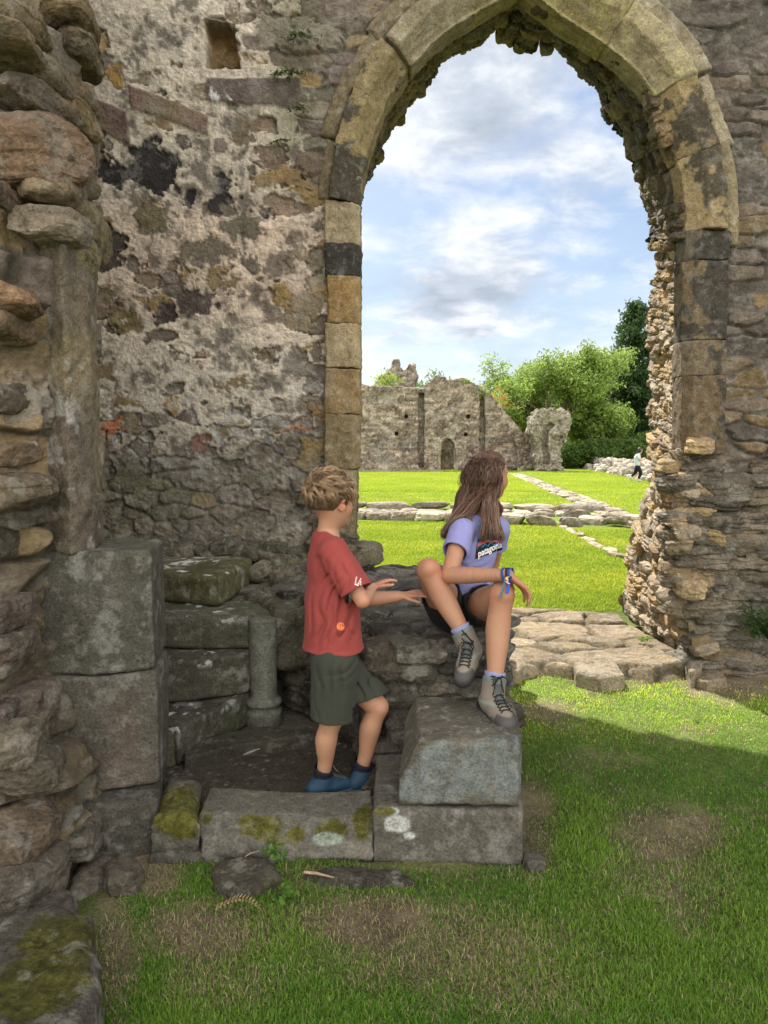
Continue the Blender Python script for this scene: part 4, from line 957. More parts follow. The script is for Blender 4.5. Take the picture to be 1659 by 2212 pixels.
dressed('step', Z2([(395,1640),(500,1612),(640,1592),(700,1596),(690,1580),(560,1570),(400,1600)], .085), -.02, .088, (.12,.11,.085), 77, stair, tint=(.1,.09,.06), amp=.008, r=.012)
# newel shaft with its moulded base
def lathe(cx, cy, prof, n, jit, seed, col, acc):
    th = np.linspace(0, 2*math.pi, n, endpoint=False); zz = np.array([p[0] for p in prof]); rr_ = np.array([p[1] for p in prof])
    zi = np.linspace(zz[0], zz[-1], 130); ri = np.interp(zi, zz, rr_); ri[0] = ri[-1] = .001
    A, Zi = np.meshgrid(th, zi, indexing='ij'); R_ = np.broadcast_to(ri, A.shape)
    P = np.stack([cx+R_*np.cos(A), cy+R_*np.sin(A), Zi], 2).reshape(-1, 3); nz = jit*fbm(P, 12, 4, .55, seed)
    P[:, 0] += np.cos(A).ravel()*nz; P[:, 1] += np.sin(A).ravel()*nz
    m = len(zi); i = np.arange(n)[:, None]; j = np.arange(m-1)[None]; a = (i*m+j).ravel(); b = (((i+1) % n)*m+j).ravel(); F = np.stack([a, b, b+1, a+1], 1)
    acc.add(P, F, shade_cols(P, col, seed, var=.3, freq=8, tint=(.22,.25,.22), tamt=.5))
acc = Acc(); NX, NY = -.615, 3.69
lathe(NX, NY, [(.03,.0),(.03,.088),(.10,.094),(.115,.090),(.118,.078),(.135,.080),(.150,.092),(.165,.088),(.178,.070),(.19,.068),(.395,.069),(.398,.066),(.402,.069),(.585,.070),(.592,.0)], 56, .006, 80, (.15,.155,.125), acc)
acc.build('newel', M_DRESS, stair)
# floor of the stair foot
acc = Acc(); xs_ = np.arange(-1.25, .25, .011); ys_ = np.arange(2.7, 4.75, .011); X, Y = np.meshgrid(xs_, ys_, indexing='ij'); P = np.stack([X.ravel(), Y.ravel(), X.ravel()*0], 1)
n_ = fbm(P, 3, 3, .5, 1); nh = fbm(P, 20, 3, .6, 2); P[:, 2] = .030+.012*n_+.010*np.maximum(nh, 0)
Cf = lerp(np.array([.085,.072,.055]), np.array([.15,.135,.105]), ss(-.1, .4, n_+.4*nh)[:, None]); Cf = lerp(Cf, np.array([.3,.28,.25]), (ss(.42, .55, fbm(P, 60, 2, .6, 5)))[:, None]*.8)
fl = mesh_obj('earth_floor', P, gridF(len(xs_), len(ys_)), M_SOIL, None, None, Cf); tag(fl, kind='structure')
# rubble between top step and wall
acc = Acc(); recs = []; rs = np.random.RandomState(33)
for k in range(95):
    x = rs.uniform(300, 790); y = rs.uniform(1165, 1300)
    if x < 560 and y > 1188: continue
    z = np.interp(y, [1165, 1300], [.80, .60])
    if x > 700 and y > 1230: continue
    Yd = G(x, y, z)[1]
    if Yd > 4.72: Yd = 4.72
    p = W(x, y, Yd); R = np.array(Matrix.Rotation(rs.uniform(0, 3), 3, 'Z') @ Matrix.Rotation(rs.normal(0, .12), 3, 'X'))
    recs.append((p-np.array([0, 0, .045]), R, np.array([rs.uniform(.06, .15), rs.uniform(.05, .1), rs.uniform(.04, .07)]), np.array([(.15,.14,.09),(.13,.125,.09),(.17,.15,.11),(.11,.10,.075)][rs.randint(4)])))
stones(acc, recs, 8, .012, 12, 61, 3.4, 6); V_, F_ = prism([(-2.0,4.74),(-1.2,4.72),(-.70,4.05),(-.55,3.72),(-.25,3.85),(.0,4.75)], 'z', .3, .62, .03, .014, .02, 6, 3)
acc.add(V_, F_, shade_cols(V_, (.12,.11,.08), 3)); acc.build('rubble_fill', M_STONE, stair)

# ================================================================== LOW WALL (the girl's seat)
low = empty('low_wall', (.2, 3.7, 0), 'broken low rubble wall topped with flat dark slates, used as a seat', 'low wall')
lw = [(.02,2.97),(-.03,3.15),(-.07,3.30),(-.20,3.55),(-.42,3.86),(-.60,4.1),(-.62,4.9),(.62,4.9),(.60,4.2),(.53,3.5),(.46,3.02)]
V_, F_ = prism(lw, 'z', -.02, .60, .03, .014, .022, 6, 90); acc = Acc(); acc.add(V_, F_, shade_cols(V_, (.125,.115,.09), 4, tint=(.10,.11,.06)))
recs = []; rs = np.random.RandomState(91); lp, LL = resample(np.c_[np.array(lw+[lw[0]]), np.zeros(12)], 400)
cen2 = np.array([.15, 3.9])
z = .02
pal = [(.155,.135,.105),(.125,.11,.09),(.19,.16,.12),(.10,.09,.075),(.14,.13,.10),(.17,.14,.13)]
while z < .58:
    hh = rs.uniform(.09, .17); hh = min(hh, .66-z); s = rs.uniform(0, .2)
    while s < LL:
        L = rs.uniform(.12, .34); k = int(min(399, (s+L/2)/LL*400)); p = lp[k, :2]; T = lp[min(k+6, 399), :2]-lp[max(k-6, 0), :2]; T /= np.linalg.norm(T)+1e-9
        n = np.array([-T[1], T[0]]); 
        if np.dot(cen2-p, n) > 0: n = -n
        R = np.array([[T[0], 0, n[0]], [T[1], 0, n[1]], [0, 1, 0]], float)
        if np.linalg.det(R) < 0: R[:, 0] *= -1
        recs.append((np.array([p[0]-n[0]*.06+n[0]*rs.uniform(-.02, .025), p[1]-n[1]*.06+n[1]*rs.uniform(-.02, .02), z+hh/2]), R, np.array([L/2*1.08, hh/2*1.12, .10]), np.array(pal[rs.randint(6)])*rs.uniform(.42, .78)))
        s += L+.005
    z += hh
stones(acc, recs, 8, .014, 11, 92, 3.8, 6, var=.3)
acc.build('rubble_course', M_STONE, low)
acc = Acc(); recs = []
for k in range(230):
    p = np.array([rs.uniform(-.7, .66), rs.uniform(2.98, 4.9)])
    sd = polysd(np.array([p[0]]), np.array([p[1]]), lw)[0]
    if sd > -.02: continue
    R = np.array(Matrix.Rotation(rs.uniform(-.5, .5), 3, 'Z') @ Matrix.Rotation(rs.normal(0, .07), 3, 'X') @ Matrix.Rotation(rs.normal(0, .07), 3, 'Y'))
    dip = .04*ss(3.4, 3.1, p[1])
    recs.append((np.array([p[0], p[1], .625-dip+rs.uniform(-.02, .02)]), R, np.array([rs.uniform(.08, .19), rs.uniform(.06, .13), rs.uniform(.02, .036)]), np.array([(.20,.18,.15),(.17,.155,.13),(.24,.215,.18),(.15,.135,.12)][rs.randint(4)])*rs.uniform(.5, .85)))
stones(acc, recs, 8, .009, 10, 93, 3.2, 7, var=.3)
acc.build('capping_slate', M_STONE, low)

# ================================================================== THE DISTANCE
palF = [(.31,.245,.19),(.23,.18,.14),(.37,.30,.235),(.19,.155,.12),(.28,.22,.17),(.43,.36,.29)]
def masonry_cols(V, cw, ch, seed, pal=palF, dark=.5, white=.35, dfreq=.6):
    e, idh, du, dv = cells(V[:, 0]+V[:, 1]*.7, V[:, 2]+.03*fbm(V, 1.5, 2, .5, seed), cw, ch, seed, .8, 3.0); st = ss(.0, .14, e)
    n = fbm(V, dfreq, 4, .6, seed); nh = fbm(V, 5, 3, .6, seed+1)
    C = palette(idh, pal)*(1+.3*nh+.2*n)[:, None]; C = lerp(C*.45, C, st[:, None])
    C = lerp(C, np.array([.085,.075,.065])[None], (ss(.0, .35, n+.3*nh)*dark)[:, None])
    C = lerp(C, np.array([.62,.60,.55])[None], (ss(.3, .42, nh+.2*n)*white)[:, None]); return C
def ruin(name, pts, Y, thick, h, seed, parent=None, cut=None, amp=.12, freq=1.6, **k):
    poly = [tuple(W(x, y, Y)[[0, 2]]) for x, y in pts]
    V, F = prism(poly, 'y', Y, Y+thick, .05, h, amp, freq, seed, cut=cut); return mesh_obj(name, V, F, M_FAR, parent, None, masonry_cols(V, .45, .17, seed, **k), smooth=False)
rw = empty('ruined_range', (3.5, 46.5, 0), 'long roofless stone range with a small arched doorway across the lawn', 'ruin')
YR = 46.0
def dpoly(pts, Y): return [tuple(W(x, y, Y)[[0, 2]]) for x, y in pts]
door = dpoly([(952,1040),(952,972),(955,958),(962,949),(968,946),(975,950),(982,960),(984,975),(984,1040)], YR)
holes = [dpoly([(a-4,b-4),(a+4,b-4),(a+4,b+4),(a-4,b+4)], YR) for a, b in [(878,900),(1012,900),(857,937),(1007,939)]]
strips = [dpoly([(903,848),(917,848),(917,1012),(903,1012)], YR), dpoly([(1036,850),(1048,856),(1048,1000),(1036,1000)], YR)]
def rcut(P):
    d = -polysd(P[:, 0], P[:, 2], door)
    for q in holes: d = np.maximum(d, np.minimum(-polysd(P[:, 0], P[:, 2], q), YR+.7-P[:, 1]))
    for q in strips: d = np.maximum(d, np.minimum(-polysd(P[:, 0], P[:, 2], q)+.12*fbm(P, 2, 3, .5, 3), YR+.5-P[:, 1]))
    # weathered steps and scars on the face
    return d
top = [(600,1060),(600,838),(700,842),(760,836),(778,828),(800,832),(835,836),(870,834),(900,838),(915,838),(918,830),(930,826),(940,812),(962,814),(966,822),(985,816),(1005,818),(1020,826),(1036,834),(1050,843),(1062,850),(1075,866),(1085,880),(1100,900),(1112,912),(1124,928),(1140,944),(1152,950),(1162,1060)]
ruin('range_wall', top, YR, 1.1, .075, 131, rw, rcut, amp=.10)
ruin('doorway_arch', [(946,1018),(946,972),(950,955),(960,944),(968,941),(978,945),(987,957),(990,975),(990,1018),(984,1018),(984,975),(982,960),(975,950),(968,946),(962,949),(955,958),(952,972),(952,1018)], YR-.08, .3, .04, 132, rw, amp=.03, pal=[(.36,.31,.23)], dark=.15)
ruin('inner_wall', [(880,1030),(880,950),(940,940),(1010,950),(1010,1030)], YR+3.2, .6, .1, 133, rw, amp=.1)
ruin('plinth', [(770,1022),(770,1016),(956,1017),(956,1022)], YR-2.2, .8, .07, 134, rw, amp=.05)
ruin('plinth', [(1000,1016),(1000,1007),(1165,1003),(1165,1014)], YR-.7, .7, .07, 138, rw, amp=.08)
ruin('collapsed_end', [(1120,1016),(1118,925),(1128,938),(1140,950),(1150,958),(1166,962),(1170,1016)], 45.2, 1.2, .07, 139, rw, amp=.2)
tw = empty('tower_stump', (1, 52, 0), 'jagged stump of masonry with ivy rising behind the long ruined range', 'ruin')
ruin('masonry', [(812,900),(812,828),(818,815),(832,808),(840,800),(848,796),(851,779),(862,778),(866,792),(872,800),(882,792),(886,784),(897,786),(900,800),(899,860),(899,900)], 52, 1.6, .085, 135, tw, amp=.2)
ruin('masonry', [(824,900),(828,842),(842,828),(858,826),(868,836),(876,850),(880,900)], 50.4, 1.4, .085, 136, tw, amp=.2)
pl = empty('pillar_stump', (9.5, 44, 0), 'tall broken pier with a blocked arch at the right end of the ruined range', 'ruin')
nich = dpoly([(1172,1003),(1172,940),(1178,920),(1190,912),(1200,918),(1186,932),(1183,960),(1190,985),(1188,1003)], 43.8)
def pcut(P): return np.minimum(-polysd(P[:, 0], P[:, 2], nich)+.05*fbm(P, 2, 3, .5, 3), 43.8+.5-P[:, 1])
ruin('masonry', [(1158,1016),(1158,960),(1152,945),(1146,930),(1148,905),(1160,892),(1170,885),(1190,882),(1214,885),(1230,894),(1233,912),(1228,935),(1222,955),(1214,965),(1212,985),(1218,1005),(1218,1016)], 43.8, 1.9, .06, 137, pl, pcut, amp=.26, freq=2.2, pal=[(.38,.33,.255),(.30,.26,.20),(.34,.30,.23)], dark=.25)
# foundations: rows of flat stones
def row(name, label, ends, zt, wid, rows, lmin, lmax, hh, seed, cat='foundation', mat=None, cols=None, jit=.12, rag=0.0):
    rs = np.random.RandomState(seed); recs = []; a, b = [np.array(e, float) for e in ends]; T = (b-a)/np.linalg.norm(b-a); n = np.array([-T[1], T[0]]); L = np.linalg.norm(b-a)
    cols = cols or [(.33,.28,.21),(.27,.23,.175),(.38,.33,.25),(.23,.195,.15)]
    for r in range(rows):
        s = rs.uniform(0, .2)
        while s < L:
            l = rs.uniform(lmin, lmax); o = (r-(rows-1)/2)*wid+rs.normal(0, jit*wid); p = a+T*(s+l/2)+n*o; th = rs.normal(0, .1)
            u = T*math.cos(th)+n*math.sin(th); v = n*math.cos(th)-T*math.sin(th); R = np.array([[u[0], v[0], 0], [u[1], v[1], 0], [0, 0, 1.0]])
            R = R @ np.array(Matrix.Rotation(rs.normal(0, .05), 3, 'X'))
            H = hh*rs.uniform(.7, 1.2); recs.append((np.array([p[0], p[1], zt-H+rs.uniform(-.02, .02)*(1+rag*5)]), R, np.array([l/2*.97, wid/2*rs.uniform(.85, 1.05), H]), np.array(cols[rs.randint(len(cols))])*rs.uniform(.8, 1.15))); s += l+.01
    acc = Acc(); stones(acc, recs, 5, .018, 5, seed+1, 4.0, 5); c = (a+b)/2
    o = acc.build(name, mat or M_FARROCK, None, (c[0], c[1], 0)); tag(o, label, cat); return o
def g2(x, y, z=0): return G(x, y, z)[:2]
row('wall_footing', 'double row of grey footing stones across the lawn, nearer straight run', [g2(700,1117), g2(1228,1121,.12)], .17, .45, 1, .35, .75, .12, 140)
row('wall_footing', 'back course of pale flat footing stones edging the far lawn', [g2(700,1098), g2(1232,1102)], .16, .40, 1, .5, 1.1, .11, 141)
row('wall_footing', 'flat trodden stones between the two footing courses', [g2(700,1107), g2(1230,1111)], .07, .5, 2, .3, .7, .08, 142)
row('wall_footing', 'tumbled low stones continuing right of the footing rows', [g2(1225,1122), g2(1372,1134)], .13, .38, 3, .25, .6, .12, 143, rag=1.0, jit=.3)
row('stone_path', 'narrow cobbled strip crossing the far lawn diagonally', [g2(1112,1024), g2(1345,1116)], .035, .22, 3, .22, .5, .05, 144, cat='path', cols=[(.33,.28,.205),(.38,.33,.25),(.28,.235,.17)])
row('stone_edging', 'single line of edging stones curving across the near lawn', [g2(1214,1136), g2(1352,1208)], .03, .14, 1, .3, .8, .04, 145, cat='edging', cols=[(.34,.28,.19)])
row('rubble_bank', 'long heap of grey rubble holding up the raised lawn on the right', [g2(1222,999,.0), g2(1450,1038,.0)], .62, .35, 3, .25, .7, .30, 146, cat='rubble bank', rag=1.6, jit=.3, cols=[(.38,.34,.28),(.32,.28,.23),(.45,.40,.33),(.27,.24,.20)])
row('rubble_bank', 'line of fallen stones in front of the rubble bank', [g2(1250,1007,.0), g2(1450,1048,.0)], .22, .35, 2, .25, .6, .16, 147, cat='rubble bank', rag=1.6, jit=.4, cols=[(.38,.34,.28),(.32,.28,.23),(.45,.40,.33)])
acc = Acc(); a, b = g2(1222,998), g2(1500,1046); V_, F_ = prism([tuple(a+[.2, .5]), tuple(b+[.4, .2]), (40, b[1]+.2), (40, 60), (a[0]+.8, 48)], 'z', -.3, .60, .2, .25, .05, .5, 5)
gr = mesh_obj('raised_lawn', V_, F_, M_SOIL, None, None, np.array([.17,.25,.03])[None]*(1+.25*fbm(V_, 1, 3, .5, 4))[:, None]); tag(gr, 'raised sunlit lawn behind the rubble bank', kind='structure')

# ---- trees
def leaf_cards(cent, size, seed, col1, col2, droop=0.0):
    n = len(cent); rs = np.random.RandomState(seed); a = rs.normal(size=(n, 3)); a[:, 2] -= droop; a /= np.linalg.norm(a, axis=1)[:, None]
    b = np.cross(a, rs.normal(size=(n, 3))); b /= np.linalg.norm(b, axis=1)[:, None]; s = size*rs.uniform(.6, 1.3, n)[:, None]
    V = np.stack([cent-a*s, cent+b*s*.42, cent+a*s, cent-b*s*.42], 1).reshape(-1, 3); F = np.arange(n*4).reshape(-1, 4)
    t = rs.rand(n)[:, None]; C = np.repeat((np.array(col1)*(1-t)+np.array(col2)*t)[:, None], 4, 1).reshape(-1, 3); return V, F, C
def branchy(base, height, spread, seed, n1=7, lean=0.0, trunk=.22, upf=.8, ratio=.62, levels=4, start=.25, curve=.35):
    """returns list of limb paths with radii and the tip points"""
    rs = np.random.RandomState(seed); segs = []; tips = []
    def grow(p, d, L, r, lv):
        n = 5; pts = [p]; q = p.copy(); dd = d.copy()
        for i in range(n):
            dd = dd+rs.normal(0, .13, 3)+np.array([0, 0, .05*upf]); dd /= np.linalg.norm(dd); q = q+dd*L/n; pts.append(q)
        rad = np.linspace(r, r*.5, n+1); segs.append((np.array(pts), rad))
        if lv == 0: tips.append(q); tips.append(pts[3]); return
        k = rs.randint(3, 5)
        for j in range(k):
            f = rs.uniform(.35, 1.0); i = int(f*n); b = pts[i]
            side = rs.normal(size=3); side -= side.dot(dd)*dd; side /= np.linalg.norm(side)
            nd = dd*rs.uniform(.45, .9)+side*rs.uniform(.5, .95)*spread+np.array([0, 0, .15*upf]); nd /= np.linalg.norm(nd)
            grow(b, nd, L*ratio*rs.uniform(.8, 1.15), r*.5, lv-1)
    tr = [np.array(base, float)+np.array([0, 0, height*start*i/4.]) for i in range(5)]
    segs.append((np.array(tr+[tr[-1]+[0, 0, .1]]), np.linspace(trunk*1.3, trunk, 6)))
    for j in range(n1):
        a = 2*math.pi*j/n1+rs.uniform(-.4, .4); el = rs.uniform(.5, 1.35); d = np.array([math.cos(a)*math.cos(el)*spread*1.3, math.sin(a)*math.cos(el)*spread*1.3, math.sin(el)]); d /= np.linalg.norm(d)
        grow(tr[-1].copy(), d, height*.36*rs.uniform(.85, 1.15), trunk*.55, levels-1)
    return segs, np.array(tips)
def tree(name, label, base, height, spread, seed, leaves, lsize, c1, c2, cat='tree', group=None, clump=.55, levels=4, n1=8, start=.2, trunk=.2, flat=.75, parent=None, bark=(.10,.085,.06), scale=None):
    segs, tips = branchy(base, height, spread, seed, n1, trunk=trunk, levels=levels, start=start)
    hgt = tips[:, 2].max()-base[2]; f = height/hgt
    bs = np.array(base, float); S = np.array([f*(scale or 1), f*(scale or 1), f])
    tips = bs+(tips-bs)*S
    root = empty(name, base, label, cat, group); acc = Acc()
    for p, r in segs:
        V, F = tubes([bs+(p-bs)*S], np.array([r]), 5); acc.add(V, F, np.array(bark))
    acc.build('trunk', M_BARK, root)
    rs = np.random.RandomState(seed+1); k = rs.randint(0, len(tips), leaves); off = rs.normal(size=(leaves, 3)); off /= np.linalg.norm(off, axis=1)[:, None]; off *= (rs.rand(leaves)**.5)[:, None]*clump*np.array([1, 1, flat])
    V, F, C = leaf_cards(tips[k]+off, lsize, seed+2, c1, c2); tone = 1+.22*np.sin(tips[k][:, 0]*3.1+tips[k][:, 2]*5); C = C*np.repeat(tone, 4)[:, None]
    mesh_obj('crown', V, F, M_LEAF, root, None, C, smooth=False); return root
g1, g2c = (.17,.26,.055), (.31,.41,.10)
tree('ash_tree', 'wide light green ash tree behind the broken pier', (12.8,56,0), 8.4, .95, 201, 52000, .13, g1, g2c, clump=.85, trunk=.22, scale=1.05)
tree('ash_tree', 'rounded green tree nestled against the right side of the wide ash', (16.4,58,0), 5.6, .9, 203, 26000, .13, g1, (.27,.37,.09), clump=.8, trunk=.18, scale=1.0)
tree('leafy_tree', 'fresh green tree low behind the sloping end of the range', (9.4,60,0), 6.2, .9, 204, 14000, .13, (.20,.30,.05), g2c, clump=.8, trunk=.14, scale=.9)
for i, (x, y, h_, lb) in enumerate([(5.5,120,13.2,'rounded distant tree top above the range wall, left one'),(9.5,125,11.5,'distant bushy tree between the range wall and the ash'),(14.0,118,9.5,'dim distant tree showing behind the wide ash'),(24,80,7,'dark green tree filling the gap under the ash'),(17,75,6.5,'shaded tree close behind the broken pier'),(28,78,8,'dark green tree behind the tall conifer')]):
    tree('background_tree', lb, (x,y,0), h_, .9, 210+i, 9000, .30, (.10,.17,.045) if i < 3 else (.075,.13,.03), (.17,.24,.07) if i < 3 else (.14,.21,.05), group=None, clump=1.7, trunk=.3, levels=3, scale=1.1, start=.1)
# hedge of shrubs under the trees, dark
for i, (x, y, r_, h_) in enumerate([(12.2,50.5,1.4,1.7),(14.6,51,1.7,2.0),(17.0,52,1.8,2.1),(19.4,53,2.0,2.6),(22.0,54,2.2,3.0),(25,56,2.5,3.4)]):
    rs = np.random.RandomState(230+i); n = 7000; q = rs.normal(size=(n, 3)); q /= np.linalg.norm(q, axis=1)[:, None]; q *= (rs.rand(n)**.4)[:, None]; nn = 1+.35*fbm(q*3, 1, 3, .5, i)
    q = q*nn[:, None]*np.array([r_, r_, h_*.55])+np.array([x, y, h_*.45]); q = q[q[:, 2] > 0]
    V, F, C = leaf_cards(q, .13, 240+i, (.055,.11,.022), (.13,.20,.04)); root = empty('shrub', (x, y, 0), ['bright shrub beside the broken pier','second shrub from the broken pier','third shrub from the broken pier','shrub below the gap between the two light trees','dark shrub below the rounded green tree','tall shrub at the foot of the conifer'][i], 'shrub', 'shrubs under the trees')
    mesh_obj('foliage', V, F, M_LEAF, root, None, C, smooth=False)
    st_ = np.array([[[x+rs.uniform(-.3, .3), y, 0], [x+rs.uniform(-.5, .5), y, h_*.5], [x+rs.uniform(-.8, .8), y, h_*.8]] for _ in range(5)]); V, F = tubes(st_, .04, 5); mesh_obj('stem', V, F, M_BARK, root, None, np.full((len(V), 3), .08))
def conifer(base, h_, r_, seed, label, n=34000):
    rs = np.random.RandomState(seed); root = empty('conifer', base, label, 'tree'); b = np.array(base, float); acc = Acc(); L = []
    V, F = tubes([[b, b+[.1, 0, h_*.5], b+[0, 0, h_]]], np.array([[.32, .2, .02]]), 8); acc.add(V, F, np.array([.09,.07,.05])); brs = []
    for k in range(150):
        z = h_*(.22+.77*rs.rand()); f = 1-(z/h_); R_ = r_*(f**.75)*rs.uniform(.55, 1.15)*(ss(.1, .35, z/h_)*.7+.3)+.25; a = rs.uniform(0, 2*math.pi)
        p = [b+[0, 0, z]]
        for t in (.35, .7, 1.0): p.append(b+np.array([math.cos(a)*R_*t, math.sin(a)*R_*t, z-.28*R_*t*t+.12*R_*t]))
        brs.append(p)
        m = 60+int(170*R_/r_)
        t = rs.rand(m)**.7; P_ = b+np.stack([np.cos(a)*R_*t, np.sin(a)*R_*t, z-.28*R_*t*t+.12*R_*t], 1); P_ += rs.normal(0, 1, (m, 3))*np.array([.22, .22, .10])*(R_*.35+.4)[..., None] if False else rs.normal(0, 1, (m, 3))*np.array([.30, .30, .16]); P_[:, 2] -= np.abs(rs.normal(0, .22, m)); L.append(P_)
    V, F = tubes(np.array(brs), np.array([.06, .045, .03, .012])[None], 4); acc.add(V, F, np.array([.08,.06,.045])); acc.build('trunk', M_BARK, root)
    P_ = np.concatenate(L); V, F, C = leaf_cards(P_, .17, seed+1, (.028,.06,.022), (.075,.13,.04), droop=.9); mesh_obj('crown', V, F, M_LEAF, root, None, C, smooth=False)
conifer((20.1,60,0), 13.0, 4.2, 250, 'tall dark spruce rising beside the right jamb')
conifer((26.0,70,0), 13.0, 3.0, 252, 'second dark spruce hidden mostly by the right jamb')
# ivy on the tower, small plants on the old walls
def plant(name, label, cat, c, spread, n, size, seed, c1, c2, parent=None):
    rs = np.random.RandomState(seed); q = rs.normal(size=(n, 3))*np.array(spread)*.5+np.array(c); V, F, C = leaf_cards(q, size, seed, c1, c2)
    o = mesh_obj(name, V, F, M_LEAF, parent, None if parent else c, C, smooth=False)
    if label: tag(o, label, cat)
    return o
plant('ivy', 'bright green ivy on the tower stump behind the range', 'ivy', W(836,822,50.2), (.9,.3,.5), 500, .09, 300, (.22,.33,.05), (.36,.46,.08))
plant('wall_plant', 'small green plant on top of the range wall', 'plant', W(1006,822,45.95), (.5,.2,.12), 90, .07, 301, (.22,.33,.05), (.36,.46,.08))
plant('wall_plant', 'green tuft growing on the upper right of the range wall', 'plant', W(1040,848,45.9), (.4,.2,.25), 90, .07, 302, (.16,.25,.05), (.3,.4,.08))
plant('creeper', 'patch of reddening creeper at the sloping end of the range', 'plant', W(1072,862,46.4), (.9,.5,.7), 260, .09, 303, (.45,.16,.05), (.35,.35,.06))

# ================================================================== PEOPLE
def unit(v): v = np.asarray(v, float); return v/(np.linalg.norm(v)+1e-12)
class Sdf:
    def __init__(s): s.p = []
    def cone(s, a, b, ra, rb, k=.015, flat=None, fax=None): s.p.append(('c', np.array(a, float), np.array(b, float), ra, rb, k, flat, None if fax is None else unit(fax))); return s
    def chain(s, pts, rad, k=.015, **q):
        pts = np.array(pts, float); rad = np.array(rad, float)
        if len(pts) > 2:                                               # smooth limb outline between the joints
            E = np.concatenate([2*pts[:1]-pts[1:2], pts, 2*pts[-1:]-pts[-2:-1]]); Rr = np.r_[2*rad[0]-rad[1], rad, 2*rad[-1]-rad[-2]]; o = []; ro = []
            for i in range(len(pts)-1):
                for u in (0, .25, .5, .75):
                    f = lambda a, b, c, d: .5*((2*b)+(-a+c)*u+(2*a-5*b+4*c-d)*u*u+(-a+3*b-3*c+d)*u**3)
                    o.append(f(*E[i:i+4])); ro.append(f(*Rr[i:i+4]))
            pts = np.array(o+[pts[-1]]); rad = np.array(ro+[rad[-1]]); k = min(k, .003)
        for i in range(len(pts)-1): s.cone(pts[i], pts[i+1], rad[i], rad[i+1], k, **q)
        return s
    def ell(s, c, A, r, k=.015): s.p.append(('e', np.array(c, float), np.array(A, float), np.array(r, float), k)); return s
    def sub(s, c, r, k=.01): s.p.append(('s', np.array(c, float), r, k)); return s
    def one(s, q, P):
        if q[0] == 'c':
            _, a, b, ra, rb, k, fl, fax = q; d = P-a; ba = b-a
            if fl: d = d+fax*((d@fax)*(1/fl-1))[:, None]; ba = ba+fax*((ba@fax)*(1/fl-1))
            t = np.clip(d@ba/(ba@ba+1e-12), 0, 1); return np.linalg.norm(d-t[:, None]*ba, axis=1)-(ra+(rb-ra)*t)
        if q[0] == 'e':
            _, c, A, r, k = q; x = (P-c)@A.T; k0 = np.linalg.norm(x/r, axis=1); k1 = np.linalg.norm(x/r**2, axis=1)+1e-9; return k0*(k0-1)/k1
        if q[0] == 's': return np.linalg.norm(P-q[1], axis=1)-q[2]
    def bb(s, q):
        if q[0] == 'c': r = max(q[3], q[4]); return np.minimum(q[1], q[2])-r, np.maximum(q[1], q[2])+r
        if q[0] == 'e': r = q[3].max(); return q[1]-r, q[1]+r
        return q[1]-q[2], q[1]+q[2]
    def mixin(s, D, d, q):
        if q[0] == 's': k = q[3]; h = np.maximum(k-np.abs(-d-D), 0)/k; return np.maximum(D, -d)+h*h*k*.25
        k = q[5] if q[0] == 'c' else q[4]; h = np.maximum(k-np.abs(d-D), 0)/k; return np.minimum(D, d)-h*h*k*.25
    def at(s, P):
        D = np.full(len(P), .3)
        for q in s.p: D = s.mixin(D, s.one(q, P), q)
        return D
    def mesh(s, h=.003, post=None, pad=.02):
        lo = np.min([s.bb(q)[0] for q in s.p if q[0] != 's'], 0)-pad; hi = np.max([s.bb(q)[1] for q in s.p if q[0] != 's'], 0)+pad
        n = np.ceil((hi-lo)/h).astype(int)+1; D = np.full(n, .05, np.float32); ax = [lo[i]+np.arange(n[i])*h for i in range(3)]
        for q in s.p:
            a, b = s.bb(q); m = .03
            i0 = np.clip(((a-m-lo)/h).astype(int), 0, n-1); i1 = np.clip(((b+m-lo)/h).astype(int)+2, 1, n)
            if (i1 <= i0).any(): continue
            X, Y, Z = np.meshgrid(*[ax[i][i0[i]:i1[i]] for i in range(3)], indexing='ij'); P = np.stack([X.ravel(), Y.ravel(), Z.ravel()], 1)
            sl = tuple(slice(i0[i], i1[i]) for i in range(3)); D[sl] = s.mixin(D[sl].ravel(), s.one(q, P), q).reshape(X.shape)
        if post is not None:
            m = np.abs(D) < .028; I = np.argwhere(m); P = lo+I*h; D[m] = post(P, D[m].astype(float))
            far = (~m) & (D < 0)
            if post.__dict__.get('solid'):
                I = np.argwhere(far); P = lo+I*h; D[far] = post(P, D[far].astype(float))
        return surface_nets(D, lo, h)
